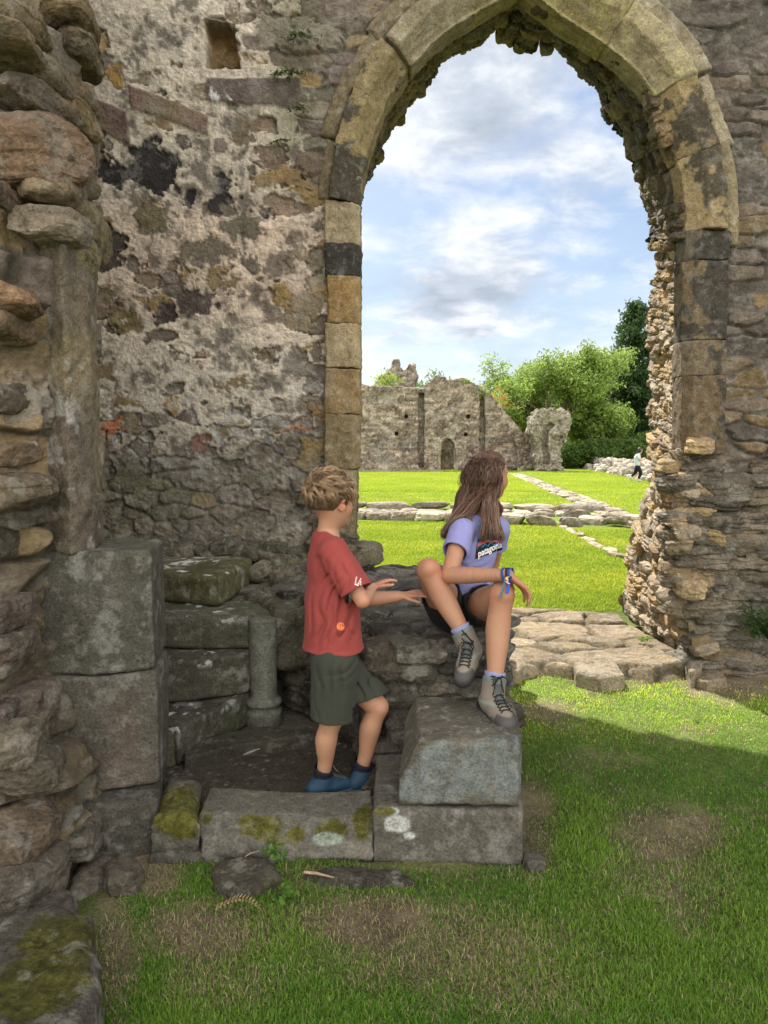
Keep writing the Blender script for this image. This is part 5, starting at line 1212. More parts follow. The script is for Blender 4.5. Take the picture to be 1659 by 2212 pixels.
def hand(S, wrist, f, n, thumb, L, curl, spread=.12, r=.0072, tcurl=.3):
    """f along the palm, n out of the back of the hand, thumb = side the thumb is on"""
    f, n, t = unit(f), unit(n), unit(thumb); wrist = np.array(wrist, float); pl = L*.52
    S.cone(wrist-f*.01, wrist+f*pl*.45, L*.115, L*.14, .01, flat=.65, fax=n)
    fl = [.40, .46, .43, .34]; knu = []
    for i in range(4):
        o = (1.5-i)/1.5; kp = wrist+f*pl*(1-.06*abs(o-.3))+t*o*L*.165; knu.append(kp)
        S.cone(wrist+f*pl*.25+t*o*L*.10, kp, r*1.35, r*1.12, .008)
    for i in range(4):
        o = (1.5-i)/1.5; d = unit(f+t*o*spread); c = curl[i] if hasattr(curl, '__len__') else curl; p = knu[i]; a = c*.6
        for j, q in enumerate((.46, .30, .24)):
            dd = d*math.cos(a)-n*math.sin(a); p2 = p+dd*L*fl[i]*q*1.05; S.cone(p, p2, r*(1.0-.09*j), r*(.92-.10*j), .0025); p = p2; a += c
    p = wrist+f*pl*.18+t*L*.10; d = unit(f*.75+t*.75-n*.15)
    for j, (q, rr) in enumerate(((.25, 1.5), (.19, 1.15), (.15, 1.0))):
        p2 = p+d*L*q; S.cone(p, p2, r*rr, r*rr*.86, .006 if j == 0 else .003); p = p2; d = unit(d-n*tcurl*.5+f*.35)
def head(S, c, f, u, s=1.0, jaw=1.0):
    f = unit(f); u = unit(np.asarray(u)-np.dot(u, f)*f); r = np.cross(f, u); A = np.stack([r, f, u]); c = np.array(c, float)
    P = lambda a, b, d: c+(r*a+f*b+u*d)*s
    S.ell(P(0, -.008, .015), A, np.array([.070, .088, .085])*s, .02)
    S.ell(P(0, .022, -.035), A, np.array([.056, .060, .070])*s, .03)
    S.ell(P(0, .052, -.082), A, np.array([.024, .020, .018])*s, .03)        # chin
    S.ell(P(.034, .052, -.030), A, np.array([.020, .020, .024])*s, .02); S.ell(P(-.034, .052, -.030), A, np.array([.020, .020, .024])*s, .02)
    S.cone(P(0, .078, .004), P(0, .098, -.030), .008*s, .011*s, .012); S.ell(P(.011, .088, -.034), A, np.array([.008]*3)*s, .006); S.ell(P(-.011, .088, -.034), A, np.array([.008]*3)*s, .006)
    S.cone(P(-.030, .072, .018), P(.030, .072, .018), .011*s, .011*s, .014)   # brow
    S.ell(P(0, .078, -.055), A, np.array([.020, .010, .006])*s, .005); S.ell(P(0, .076, -.065), A, np.array([.017, .010, .006])*s, .005)
    for q in (-1, 1):
        S.sub(P(q*.029, .092, .001), .017*s, .008)
        e = P(q*.071, -.006, -.010); B = np.stack([unit(r*q*.75-f*.66), unit(f*.75+r*q*.6), u])
        S.ell(e+r*q*.004*s, B, np.array([.006, .018, .029])*s, .005); S.ell(P(q*.069, .002, -.012), B, np.array([.008, .010, .014])*s, .006)
        S.sub(P(q*.083, .004, -.006), .0075*s, .004)
    return A, P
def eyes(root, P, A, s, c):
    for q in (-1, 1):
        acc = Acc(); o = P(q*.029, .066, .001); T, F = CS[8]; V = T/np.linalg.norm(T, axis=1)[:, None]; W_ = o+V*.0125*s
        d = V@A[1]; C = np.where((d > .93)[:, None], np.array(c)[None], np.array([.8, .78, .75])[None]); acc.add(W_, F, C); acc.build('eye', M_EYE, root, smooth=True)
M_SKIN = mat_attr('skin', .52, .35, sss=.12); M_EYE = mat_attr('eye', .15, .5)
def cloth(name, c, b=.5, var=.06, rough=.85): 
    m = mat_plain(name, c, rough, .2, bump=b, bscale=420, var=var); m.node_tree.nodes['Principled BSDF'].inputs['Sheen Weight'].default_value = .04; return m
M_RED = cloth('red_cotton', (.27, .052, .046)); M_OLIVE = cloth('olive_jersey', (.040, .044, .033)); M_LILAC = cloth('lilac_jersey', (.235, .235, .47)); M_BLACK = cloth('black_jersey', (.012, .012, .014))
M_HAIR = mat_attr('hair', .42, .45); M_HAIR.node_tree.nodes['Principled BSDF'].inputs['Anisotropic'].default_value = .5
M_SHOE = mat_attr('shoe', .7, .3)
def skin_cols(V, base, seed, warm=()):
    n = fbm(V, 14, 3, .5, seed); C = np.array(base)[None]*(1+.12*n)[:, None]; C = lerp(C, C*np.array([1.08, .82, .78]), ss(.05, .7, fbm(V, 9, 3, .6, seed+5))[:, None]*.5); C = lerp(C, C*.62, (ss(.72, .8, fbm(V, 60, 1, .5, seed+6))*.3)[:, None])
    for (c, r, k) in warm: C = lerp(C, C*np.array([1.12, .80, .78]), (ss(r, r*.3, np.linalg.norm(V-np.array(c), axis=1))*k)[:, None])
    return C
def folds(P, dirs, seed, amp=.004, fr=22):
    """soft creases running along given directions"""
    t = 0
    for i, (c, d, r, a) in enumerate(dirs):
        x = P-np.array(c); d = unit(d); o = unit(np.cross(d, [.3, .8, .2])); w = np.exp(-(np.linalg.norm(x, axis=1)/r)**2)
        t = t+w*a*(1-2*np.abs(np.sin((x@o)*fr*3.2+3.5*fbm(P, 8, 2, .5, seed+i))))
    return amp*2.0*t+.004*(1-2*np.abs(fbm(P*np.array([1, 1, .55]), 11, 3, .55, seed+20)))+.004*fbm(P, 6, 2, .5, seed+21)
def cloth_mesh(S, h, cuts, fd, seed, amp=.004, thick=.008, inner=None):
    """a hollow garment: cuts = [(point, normal pointing to the cut away side, radius of influence or None)]"""
    def post(P, D):
        fe = np.ones(len(P))
        for (c, n, r) in cuts:
            if r is None: fe = ss(.0, .05, -((P-np.array(c))@unit(n)))
        D = D+folds(P, fd, seed, amp)*(.06+.94*fe)-.0065
        for (c, n, r) in cuts:
            x = P-np.array(c); e_ = -(x@unit(n)); band = ss(.0165, .0150, e_)*(np.linalg.norm(x, axis=1) < r if r else 1); D = D-.0016*band
        D = np.maximum(D, -(D+thick))
        for (c, n, r) in cuts:
            x = P-np.array(c); e = x@unit(n)+.0015*np.sin(x[:, 0]*60)
            if r: e = np.where(np.linalg.norm(x, axis=1) < r, e, -1)
            D = np.maximum(D, e)
        return D
    post.solid = True
    return S.mesh(h, post)
def strands(root, name, roots, mids, rad, col, seed, mat=None, parent=None, push=None, off=.004, n=14, wav=.004):
    """Catmull-Rom hair: roots (K,3), mids list of (K,3) control points, last = tips"""
    C = np.stack([roots]+mids, 1); K, M, _ = C.shape; rs = np.random.RandomState(seed)
    E = np.concatenate([2*C[:, :1]-C[:, 1:2], C, 2*C[:, -1:]-C[:, -2:-1]], 1); pts = []
    for i in range(n):
        t = i/(n-1)*(M-1); j = min(int(t), M-2); u = t-j; a, b, c, d = E[:, j], E[:, j+1], E[:, j+2], E[:, j+3]
        pts.append(.5*((2*b)+(-a+c)*u+(2*a-5*b+4*c-d)*u*u+(-a+3*b-3*c+d)*u**3))
    P = np.stack(pts, 1); ph = rs.uniform(0, 6.28, (K, 1)); tt = np.linspace(0, 1, n)[None]
    P[..., 0] += wav*tt*np.sin(9*tt+ph); P[..., 1] += wav*tt*np.cos(7*tt+ph)
    if push is not None:
        for it in range(5):
            Q = P.reshape(-1, 3); d = push.at(Q)-off*(1+.8*np.repeat(rs.rand(K), n)); m = (d < 0)
            if not m.any(): break
            q = Q[m]; e = .003; g = np.stack([push.at(q+np.eye(3)[i]*e)-push.at(q-np.eye(3)[i]*e) for i in range(3)], 1); g /= np.linalg.norm(g, axis=1)[:, None]+1e-9
            Q[m] -= g*d[m][:, None]; P = Q.reshape(P.shape)
    P[:, 1:-1] = .5*P[:, 1:-1]+.25*(P[:, :-2]+P[:, 2:])
    R = rad*(np.array([.9]+[1]*(n-3)+[.7, .25]))[None]*rs.uniform(.7, 1.2, (K, 1))
    V, F = tubes(P, R, 3); cc = np.repeat(col, n*3, 0)*(1+.15*np.repeat(np.tile(np.linspace(-1, 1, n), K), 3))[:, None]
    return V, F, cc, P
def decal(name, mat, parent, bvh, shapes, seed=0):
    """flat prints: shapes = list of (2D points in picture units, triangles, colour) laid onto the cloth"""
    acc = Acc()
    for i, (pts, tris, c) in enumerate(shapes):
        P2_ = np.array(pts, float); T_ = np.array(tris)
        for _ in range(5):                                           # split long edges so the print follows the cloth
            e = np.max([np.linalg.norm(P2_[T_[:, a]]-P2_[T_[:, b]], axis=1).max() for a, b in ((0,1),(1,2),(2,0))])
            if e < 5: break
            n0 = len(P2_); a, b, d = T_.T; m = np.concatenate([(P2_[a]+P2_[b])/2, (P2_[b]+P2_[d])/2, (P2_[d]+P2_[a])/2]); k = len(T_); ab, bd, da = n0+np.arange(k), n0+k+np.arange(k), n0+2*k+np.arange(k)
            P2_ = np.concatenate([P2_, m]); T_ = np.concatenate([np.stack(q, 1) for q in ((a,ab,da),(ab,b,bd),(da,bd,d),(ab,bd,da))])
        V = []; ok = []
        for x, y in P2_:
            h, nn, _, _ = bvh.ray_cast(Vector((0, 0, CAMZ)), Vector(ray(x, y)))
            if h is None: V.append((0, 0, 0)); ok.append(False)
            else:
                if nn.dot(Vector(ray(x, y))) > 0: nn = -nn
                V.append(tuple(h+nn*(.0016+.0007*i))); ok.append(True)
        ok = np.array(ok); T_ = T_[ok[T_].all(1)]
        if len(T_): acc.add(np.array(V), T_, np.array(c))
    return acc.build(name, mat, parent, smooth=True)
def text_shape(s, org, ux, uy, c, bold=.0):
    cu = bpy.data.curves.new('txt', 'FONT'); cu.body = s; cu.offset = bold; cu.resolution_u = 3; o = bpy.data.objects.new('txt', cu); COL.objects.link(o)
    dg = bpy.context.evaluated_depsgraph_get(); dg.update(); me = bpy.data.meshes.new_from_object(o.evaluated_get(dg)); me.calc_loop_triangles()
    v = np.array([q.co[:2] for q in me.vertices]); t = np.array([list(q.vertices) for q in me.loop_triangles]); bpy.data.objects.remove(o); bpy.data.curves.remove(cu); bpy.data.meshes.remove(me)
    w = v[:, 0].max(); P = np.array(org)[None]+np.array(ux)[None]*(v[:, :1]/w)+np.array(uy)[None]*v[:, 1:2]; return (P, t, c)
def poly_shape(pts, c):
    from mathutils.geometry import tessellate_polygon
    t = tessellate_polygon([[Vector((x, y, 0)) for x, y in pts]]); return (pts, [list(q) for q in t], c)
def bvh_of(V, F): return BVHTree.FromPolygons([tuple(v) for v in V], [tuple(int(i) for i in f) for f in F])
M_PRINT = mat_attr('print', .7, .3)
def boot(root, ankle, f, shin, s, kind):
    f = unit(f); up = unit(np.array([0, 0, 1.0])-f*f[2]); r = np.cross(f, up); A = np.stack([r, f, up]); an = np.array(ankle, float); P = lambda a, b, c: an+(r*a+f*b+up*c)*s
    hgt = .088; S = Sdf()
    S.cone(P(0, -.045, -.050), P(0, .055, -.058), .036*s, .036*s, .02); S.cone(P(0, .055, -.052), P(.004, .125, -.062), .040*s, .034*s, .02, flat=.82, fax=up)
    S.cone(P(0, .0, -.02), P(0, .105, -.055), .036*s, .030*s, .02)
    col = np.array(an)+unit(shin)*(.058 if kind == 'hiker' else .012)*s; S.cone(P(0, -.010, -.035), col, .044*s, (.045 if kind == 'hiker' else .042)*s, .02)
    if kind == 'hiker': S.cone(P(0, .02, .0), col+f*.012*s+unit(shin)*.012*s, .026*s, .020*s, .01)
    def post(p, D):
        x = (p-an)/s; z = x@up; y = x@f; D = D+.0012*fbm(p, 30, 2, .5, 3)
        c = (p-col)@unit(shin); D = np.maximum(D, c-.004*s)
        return np.maximum(D, -(z+hgt-.010)*s)
    post.solid = True
    V, F = S.mesh(.0028, post); x = (V-an)/s; z = x@up; y = x@f; a = x@r
    if kind == 'hiker':
        C = np.array([.21, .18, .145])[None]*(1+.10*fbm(V, 18, 3, .5, 2))[:, None]
        rand = ss(.0, .006, -.058-.012*np.cos(y*30)-z); C = lerp(C, np.array([.11,.105,.10])[None], rand[:, None])
        toe = ss(.095, .102, y)*ss(-.030, -.036, z); C = lerp(C, np.array([.07,.068,.068])[None], toe[:, None])
        tong = ss(.018, .013, np.abs(a))*ss(.01, .03, y)*ss(.085, .075, y); C = lerp(C, np.array([.07,.08,.08])[None], tong[:, None])
        cl = ss(.018, .026, z)*ss(.0, .01, .02-np.abs(z-.03)); C = lerp(C, np.array([.15,.18,.17])[None], (ss(-.020*s, -.014*s, (V-col)@unit(shin)))[:, None])
        sidep = ss(.02, .03, np.abs(a))*ss(.012, .0, np.abs(z+.03-.25*y)); C = lerp(C, np.array([.26,.33,.31])[None], (sidep*.6)[:, None])
    else:
        C = np.array([.016, .042, .078])[None]*(1+.15*fbm(V, 18, 3, .5, 2))[:, None]; k = ss(.012, .004, np.abs(z+.045-.15*y)); C = lerp(C, np.array([.02,.06,.10])[None], (k*.7)[:, None])
    sh = mesh_obj('boot' if kind == 'hiker' else 'trainer', V, F, M_SHOE, root, None, C)
    # sole
    S2 = Sdf(); S2.cone(P(0, -.050, -.072), P(0, .06, -.074), .040*s, .042*s, .01); S2.cone(P(0, .06, -.074), P(.004, .128, -.070), .042*s, .036*s, .01)
    def post2(p, D):
        x = (p-an)/s; z = x@up; y = x@f; D = np.maximum(D, (z+.070-.10*np.maximum(0, y-.10))*s); return np.maximum(D, -(z+hgt)*s+.002*np.maximum(0, np.sin(y*260)))
    post2.solid = True; V, F = S2.mesh(.0028, post2); mesh_obj('sole', V, F, M_SHOE, sh, None, np.full((len(V), 3), .028) if kind == 'hiker' else np.full((len(V), 3), 1.)*np.array([.06,.09,.12]))
    if True:
        L = []; 
        for i in range(5):
            y = .022+.017*i; zz = .005-.0125*i+.010; L.append([P(-.020, y-.002, zz-.006), P(-.008, y+.005, zz+.004), P(.008, y-.003, zz+.004), P(.020, y+.004, zz-.006)]); L.append([P(.020, y-.002, zz-.006), P(.008, y+.005, zz+.005), P(-.008, y-.003, zz+.005), P(-.020, y+.004, zz-.006)])
        b = P(0, .018, .022); L.append([b, b+(r*.02+f*.022-up*.0)*s, b+(r*.026+f*.03-up*.02)*s, b+(r*.016+f*.035-up*.035)*s]); L.append([b, b+(-r*.02+f*.022)*s, b+(-r*.026+f*.03-up*.018)*s, b+(-r*.012+f*.04-up*.03)*s])
        L = []
        def top(a_, y_):
            zs = np.arange(.075, -.06, -.0025); Q = np.array([P(a_, y_, z_) for z_ in zs]); dd = S.at(Q); i_ = int(np.argmax(dd < .0035*s)) if (dd < .0035*s).any() else len(zs)-1; return Q[i_]
        for i in range(7):
            y = .012+.0145*i; L.append([top(-.022, y), top(-.009, y+.006), top(.009, y+.004), top(.022, y+.012)]); L.append([top(.022, y), top(.009, y+.006), top(-.009, y+.004), top(-.022, y+.012)])
        b = top(0, .03); L.append([b, b+(r*.02+f*.012+up*.004)*s, b+(r*.030+f*.02-up*.010)*s, b+(r*.028+f*.035-up*.025)*s]); L.append([b, b+(-r*.02+f*.012+up*.004)*s, b+(-r*.030+f*.02-up*.008)*s, b+(-r*.024+f*.04-up*.02)*s])
        V, F = tubes(np.array(L), .0026*s, 5); mesh_obj('lace', V, F, M_SHOE, sh, None, np.full((len(V), 3), .016 if kind == 'hiker' else .10))
    return sh

# ------------------------------------------------------------------ the girl
def girl():
    hR, hL = W(968,1312,3.21), W(1036,1314,3.20); kR, kL = W(926,1232,2.98), W(1084,1286,2.83); aR, aL = W(1014,1392,2.90), W(1066,1497,2.77)
    pel = W(1003,1296,3.24); ch = W(1024,1188,3.215); nb = W(1038,1124,3.25); sR, sL = W(997,1146,3.13), W(1076,1142,3.31); eR, wR = W(970,1243,2.95), W(1098,1242,2.80)
    hc = W(1057,1026,3.255); hf = unit([.80, .60, -.06]); 
    S = Sdf(); tf = unit(np.array([.62, -.78, 0])); ts = np.array([tf[1], -tf[0], 0])
    S.cone(pel, ch, .098, .092, .03, flat=.72, fax=tf); S.cone(ch, W(1034,1150,3.23), .092, .080, .03, flat=.7, fax=tf)
    S.cone(W(1036,1134,3.245), sR, .038, .036, .03); S.cone(W(1036,1134,3.245), sL, .038, .036, .03)
    S.cone(nb+[0, 0, -.01], hc+hf*-.012+np.array([0, 0, -.06]), .040, .038, .02)
    S.chain([sR, lerp(sR, eR, .5), eR], [.040, .036, .032], .006); S.chain([eR, lerp(eR, wR, .3), lerp(eR, wR, .7), wR], [.032, .0335, .027, .0225], .004)
    eL, wL = W(1062,1218,3.42), W(1040,1300,3.44); S.chain([sL, eL, wL], [.040, .034, .024], .015); hand(S, wL, [0, .4, -.6], [0, 1, .4], [1, 0, 0], .145, .2)
    S.chain([hR+[0, 0, -.005], lerp(hR, kR, .5), kR], [.083, .067, .050], .006); S.chain([hL, lerp(hL, kL, .5), kL], [.083, .068, .050], .006)
    for k_, a_, q in ((kR, aR, -1), (kL, aL, 1)):
        bk = unit(np.array([-.1, .9, -.1])); m = lerp(k_, a_, .33)+bk*.014
        S.chain([k_, lerp(k_, a_, .16)+bk*.008, m, lerp(k_, a_, .52)+bk*.008, lerp(k_, a_, .72), a_], [.049, .044, .0475, .042, .034, .030], .004)
    for k_ in (kR, kL): S.ell(k_+np.array([0, -.030, .012]), np.eye(3), np.array([.024, .022, .026]), .02)
    hand(S, wR, [.62, .10, -.52], [.50, .05, .86], [-.3, .9, .0], .155, [.42, .46, .50, .55], r=.0076)
    A, P = head(S, hc, hf, [0, 0, 1], .98)
    V, F = S.mesh(.003)
    base = np.array([.34, 3.2, .66]); C = skin_cols(V, (.38, .20, .125), 3, [(kR, .07, .8), (kL, .07, .8), (wR+[.05, 0, -.04], .07, .6), (eR, .05, .6), (P(.075, 0, -.01), .035, 1.0), (P(.03, .06, -.04), .03, .6)])
    C = lerp(C, np.array([.55, .20, .18])[None], (ss(.018, .006, np.linalg.norm((V-P(0, .085, -.06))/np.array([1.3, 1.3, .6]), axis=1))*.6)[:, None])
    body = mesh_obj('person', V, F, M_SKIN, None, base, C); tag(body, 'long haired girl in a lilac T-shirt and hiking boots sitting on the wall', 'person'); 
    eyes(body, P, A, .98, (.12, .09, .06))
    # T-shirt
    T = Sdf(); T.cone(W(1004,1304,3.235), ch, .112, .102, .03, flat=.74, fax=tf); T.cone(ch, W(1036,1146,3.235), .102, .082, .03, flat=.74, fax=tf)
    T.cone(W(1036,1136,3.245), sR+[0, 0, .004], .046, .045, .03); T.cone(W(1036,1136,3.245), sL+[0, 0, .004], .046, .045, .03)
    T.cone(sR, lerp(sR, eR, .42), .049, .052, .02); T.cone(sL, lerp(sL, eL, .45), .048, .050, .02)
    ax = lambda a, b: unit(b-a)
    cuts = [(W(1020,1296,3.235)+[0, 0, -.012], [.10, -.1, -1], None), (lerp(sR, eR, .50), ax(sR, eR)+np.array([-.15, 0, .1]), .10), (lerp(sL, eL, .5), ax(sL, eL), .10), (nb+[.0, -.0, .030], unit(hc-nb)+np.array([.2, -.2, 0]), .085)]
    fd = [(W(1045,1270,3.15), [1, 0, .5], .09, 1.0), (W(1000,1170,3.1), [.3, 0, -1], .05, .6), (W(975,1220,3.1), [1, 0, -.6], .06, .9), (W(1050,1230,3.1), [1, 0, .9], .06, .6)]
    TV, TF = cloth_mesh(T, .0032, cuts, fd, 11, .0042, .008); ts_ = mesh_obj('t_shirt', TV, TF, M_LILAC, body, None)
    bv = bvh_of(TV, TF)
    q = lambda x, y: ((x*.3400)+630.6+0, y*.3400+929+0)
    L = lambda pts, c: poly_shape([q(*p) for p in pts], c)
    shp = [L([(1163,818),(1336,756),(1334,694),(1300,690),(1182,690),(1172,740)], (.012,.012,.014)), L([(1180,712),(1262,672),(1334,700),(1334,712),(1262,700),(1176,742)], (.10,.12,.42)), L([(1178,722),(1245,694),(1330,706),(1332,712),(1240,712),(1176,738)], (.75,.12,.04)),
           L([(1176,748),(1190,726),(1206,742),(1222,720),(1240,736),(1256,708),(1280,728),(1310,712),(1334,722),(1334,726),(1172,762)], (.03,.25,.55)), L([(1173,758),(1192,734),(1208,748),(1224,728),(1244,744),(1258,716),(1284,736),(1312,720),(1334,730),(1334,756),(1163,818)], (.012,.012,.014)),
           text_shape('patagonia', q(1180, 806), np.array(q(1332, 738))-np.array(q(1180, 806)), np.array([0, -19.5]), (.85,.85,.85), .025)]
    decal('chest_print', M_PRINT, ts_, bv, shp)
    # shorts
    H = Sdf(); H.cone(W(1003,1302,3.245), W(1003,1322,3.245), .108, .108, .02, flat=.85, fax=tf); H.cone(hR, lerp(hR, kR, .40), .090, .078, .03); H.cone(hL, lerp(hL, kL, .36), .090, .080, .03)
    HV, HF = cloth_mesh(H, .0034, [(lerp(hR, kR, .38), ax(hR, kR), .14), (lerp(hL, kL, .36), ax(hL, kL), .14)], [(W(1000,1330,3.1), [0, 0, 1], .1, 1)], 31, .003, .009)
    so = mesh_obj('shorts', HV, HF, M_BLACK, body, None)
    # socks and boots
    for a_, k_, f_, nm in ((aR, kR, [-.30, -.86, -.36], 0), (aL, kL, [.30, -.95, -.10], 1)):
        sh = unit(k_-a_); K = Sdf(); K.cone(a_+sh*.02, a_+sh*.078, .028, .033, .01)
        V, F = cloth_mesh(K, .0028, [(a_+sh*.082, sh, None)], [(a_, [1, 0, 0], .05, .6)], 41+nm, .0015, .006)
        C = np.where(((V-a_)@sh > .070)[:, None], np.array([.24,.26,.45])[None], np.array([.30,.31,.40])[None]); mesh_obj('sock', V, F, M_PRINT, body, None, C)
        boot(body, a_+np.array([0, 0, -.0]), f_, sh, 1.02, 'hiker')
    # wristbands with a loose tail
    rs = np.random.RandomState(3); d = unit(wR-eR); o1 = unit(np.cross(d, [0, 0, 1])); o2 = np.cross(d, o1)
    for i, (t, c, r_) in enumerate(((-.012, (.03,.06,.32), .0275), (.002, (.02,.02,.04), .0268), (.012, (.04,.10,.40), .0262))):
        th = np.linspace(0, 2*math.pi, 40); c0 = wR+d*t; acc = Acc(); w = .0045; ring_ = np.stack([c0+(o1*math.cos(a)+o2*math.sin(a))*r_+d*.004*math.sin(a+i) for a in th]); n_ = np.stack([(o1*math.cos(a)+o2*math.sin(a)) for a in th])
        Vv = np.stack([ring_-d*w, ring_-d*w+n_*.002, ring_+d*w+n_*.002, ring_+d*w], 1).reshape(-1, 3); m = len(th); F_ = []
        for a in range(m-1):
            for b in range(4): F_.append((a*4+b, a*4+(b+1) % 4, (a+1)*4+(b+1) % 4, (a+1)*4+b))
        acc.add(Vv, F_, np.array(c)); acc.build('wristband', M_PRINT, body)
    acc = Acc(); k0 = wR+np.array([-.006, -.031, .0])
    for i, (x, z, l, c, w) in enumerate(((-.004, -.004, .062, (.03,.11,.55), .006), (-.016, -.006, .078, (.10,.16,.17), .005), (.006, -.0, .03, (.02,.03,.10), .004), (-.001, .0, .014, (.75,.5,.08), .005), (.0, -.016, .012, (.75,.35,.55), .005))):
        p = [k0+np.array([x, -.002*i, z-l*t+.0]) + np.array([.006*math.sin(3*t+i)-.010*t*(i == 1), 0, 0]) for t in np.linspace(0, 1, 7)]; p = np.array(p); Vv = np.concatenate([p-[w, 0, 0], p+[w, 0, 0], p+[w, .002, 0], p-[w, -.002, 0]]); F_ = []
        for a in range(6):
            for b in range(4): F_.append((b*7+a, ((b+1) % 4)*7+a, ((b+1) % 4)*7+a+1, b*7+a+1))
        acc.add(Vv, F_, np.array(c))
    acc.build('band_tail', M_PRINT, body)
    # hair
    Hm = Sdf(); Hm.ell(P(0, -.012, .020), A, np.array([.069, .085, .078]), .02); Hm.cone(P(.0, -.055, .0), W(1012,1080,3.23), .058, .050, .03); Hm.cone(W(1012,1080,3.23), W(978,1135,3.21), .052, .022, .03, flat=.8, fax=[0, 1, 0])
    Hm.cone(P(.045, -.045, -.02), W(1056,1085,3.17), .022, .020, .02); Hm.cone(W(1056,1085,3.17), W(1062,1150,3.11), .020, .012, .02)
    def hp(Pq, D):
        x = (Pq-hc)@A.T; face = np.maximum(.0, 1)*((x[:, 1]-.040-.25*np.maximum(0, x[:, 2]-.02)))
        near_face = (x[:, 1] > .0) & (x[:, 2] < .075) & (np.abs(x[:, 0]) < .09) & (x[:, 2] > -.14)
        D = np.where(near_face & (np.abs(x[:, 0]) < .074+.0*x[:, 0]), np.maximum(D, face), D); return D+.004*fbm(Pq*np.array([3, 3, .6]), 20, 2, .5, 4)
    hp.solid = True; V, F = Hm.mesh(.004, hp)
    hb = mesh_obj('hair', V, F, M_HAIR, body, None, np.array([.075,.045,.032])[None]*(1+.5*fbm(V*np.array([3, 3, .5]), 30, 3, .6, 6))[:, None])
    rs = np.random.RandomState(9); n = 8500; th = rs.uniform(0, 2*math.pi, n); ph = np.arccos(rs.uniform(-.35, 1, n)); d = np.stack([np.sin(ph)*np.cos(th), np.sin(ph)*np.sin(th), np.cos(ph)], 1)
    ok = ~((d[:, 1] > .35) & (d[:, 2] < .62)); ok &= ~((d[:, 1] > .02) & (d[:, 2] < .18)); d = d[ok]; rts = hc+np.array([0, 0, .0])+(d*np.array([.0745, .091, .090])+np.array([0, -.01, .018]))@A; n = len(d)
    grp = (d[:, 0] > .15) & (d[:, 1] > -.25) & (rs.rand(n) < .85); far_ = (d[:, 0] < -.35); ncl = 150; cid = rs.randint(0, ncl, n); cx = rs.rand(ncl)[cid]; cz = rs.rand(ncl)[cid]; jx, jz = rs.normal(0, .035, n), rs.normal(0, .2, n)
    cx = np.clip(cx+jx, 0, 1)
    def WW(x, y, Y): 
        dx = (x-PW/2)/FPX; dy = -(y-PH/2)/FPX; yy = cp+dy*sp; zz = -sp+dy*cp; return np.stack([dx/yy*Y, Y, CAMZ+zz/yy*Y], 1)
    sd_ = d*np.array([.090, .104, .02])+np.array([0, -.02, -.045]); sd_[:, 1] = np.minimum(sd_[:, 1], -.028-.3*np.maximum(0, .07-np.abs(sd_[:, 0]))); side = hc+sd_@A; side0 = hc+(d*np.array([.082, .097, .050])+np.array([0, -.012+0, .030])-np.array([0, .02, 0])*(d[:, 1:2] > 0))@A
    b1 = WW(996+44*cx, 1085+0*cx, 3.15+.16*cz); b2 = WW(970+46*cx, 1120+0*cx, 3.13+.16*cz); b3 = WW(949+54*cx+4*cz, 1148+16*cz+5*jz*3, 3.12+.16*cz)
    f1 = WW(1040+36*cx, 1088+0*cx, 3.14+.05*cz); f2 = WW(1042+38*cx, 1128+0*cx, 3.09+.05*cz); f3 = WW(1036+54*cx, 1158+13*cz+5*jz*3, 3.06+.06*cz)
    l1 = WW(1040+44*cx, 1088+0*cx, 3.34+.06*cz); l2 = WW(1040+40*cx, 1120+0*cx, 3.38+.06*cz); l3 = WW(1030+50*cx, 1150+16*cz, 3.37+.06*cz)
    sel = lambda a, b, c: np.where(grp[:, None], b, np.where(far_[:, None], c, a))
    col = np.array([.105,.060,.040])[None]*rs.uniform(.35, 1.7, n)[:, None]; lt = rs.rand(n) < .25; col[lt] = np.array([.26,.165,.105])*rs.uniform(.7, 1.2, lt.sum())[:, None]; rd = rs.rand(n) < .15; col[rd] = np.array([.15,.06,.045])*rs.uniform(.7, 1.3, rd.sum())[:, None]
    col = col*(.75+.5*_h(cid, cid*0, cid*0, 3))[:, None]
    push = Sdf(); push.p = list(S.p)+list(T.p)
    V, F, cc, _ = strands(None, 'h', rts, [side0+rs.normal(0, .003, (n, 3)), side+rs.normal(0, 1, (n, 3))*np.where(rs.rand(n) < .06, .016, .004)[:, None], sel(b1, f1, l1), sel(b2, f2, l2), sel(b3, f3, l3)], .0010, col, 4, push=push, off=.005, n=20, wav=.003)
    mesh_obj('strand', V, F, M_HAIR, hb, None, cc)['kind'] = 'stuff'
girl()

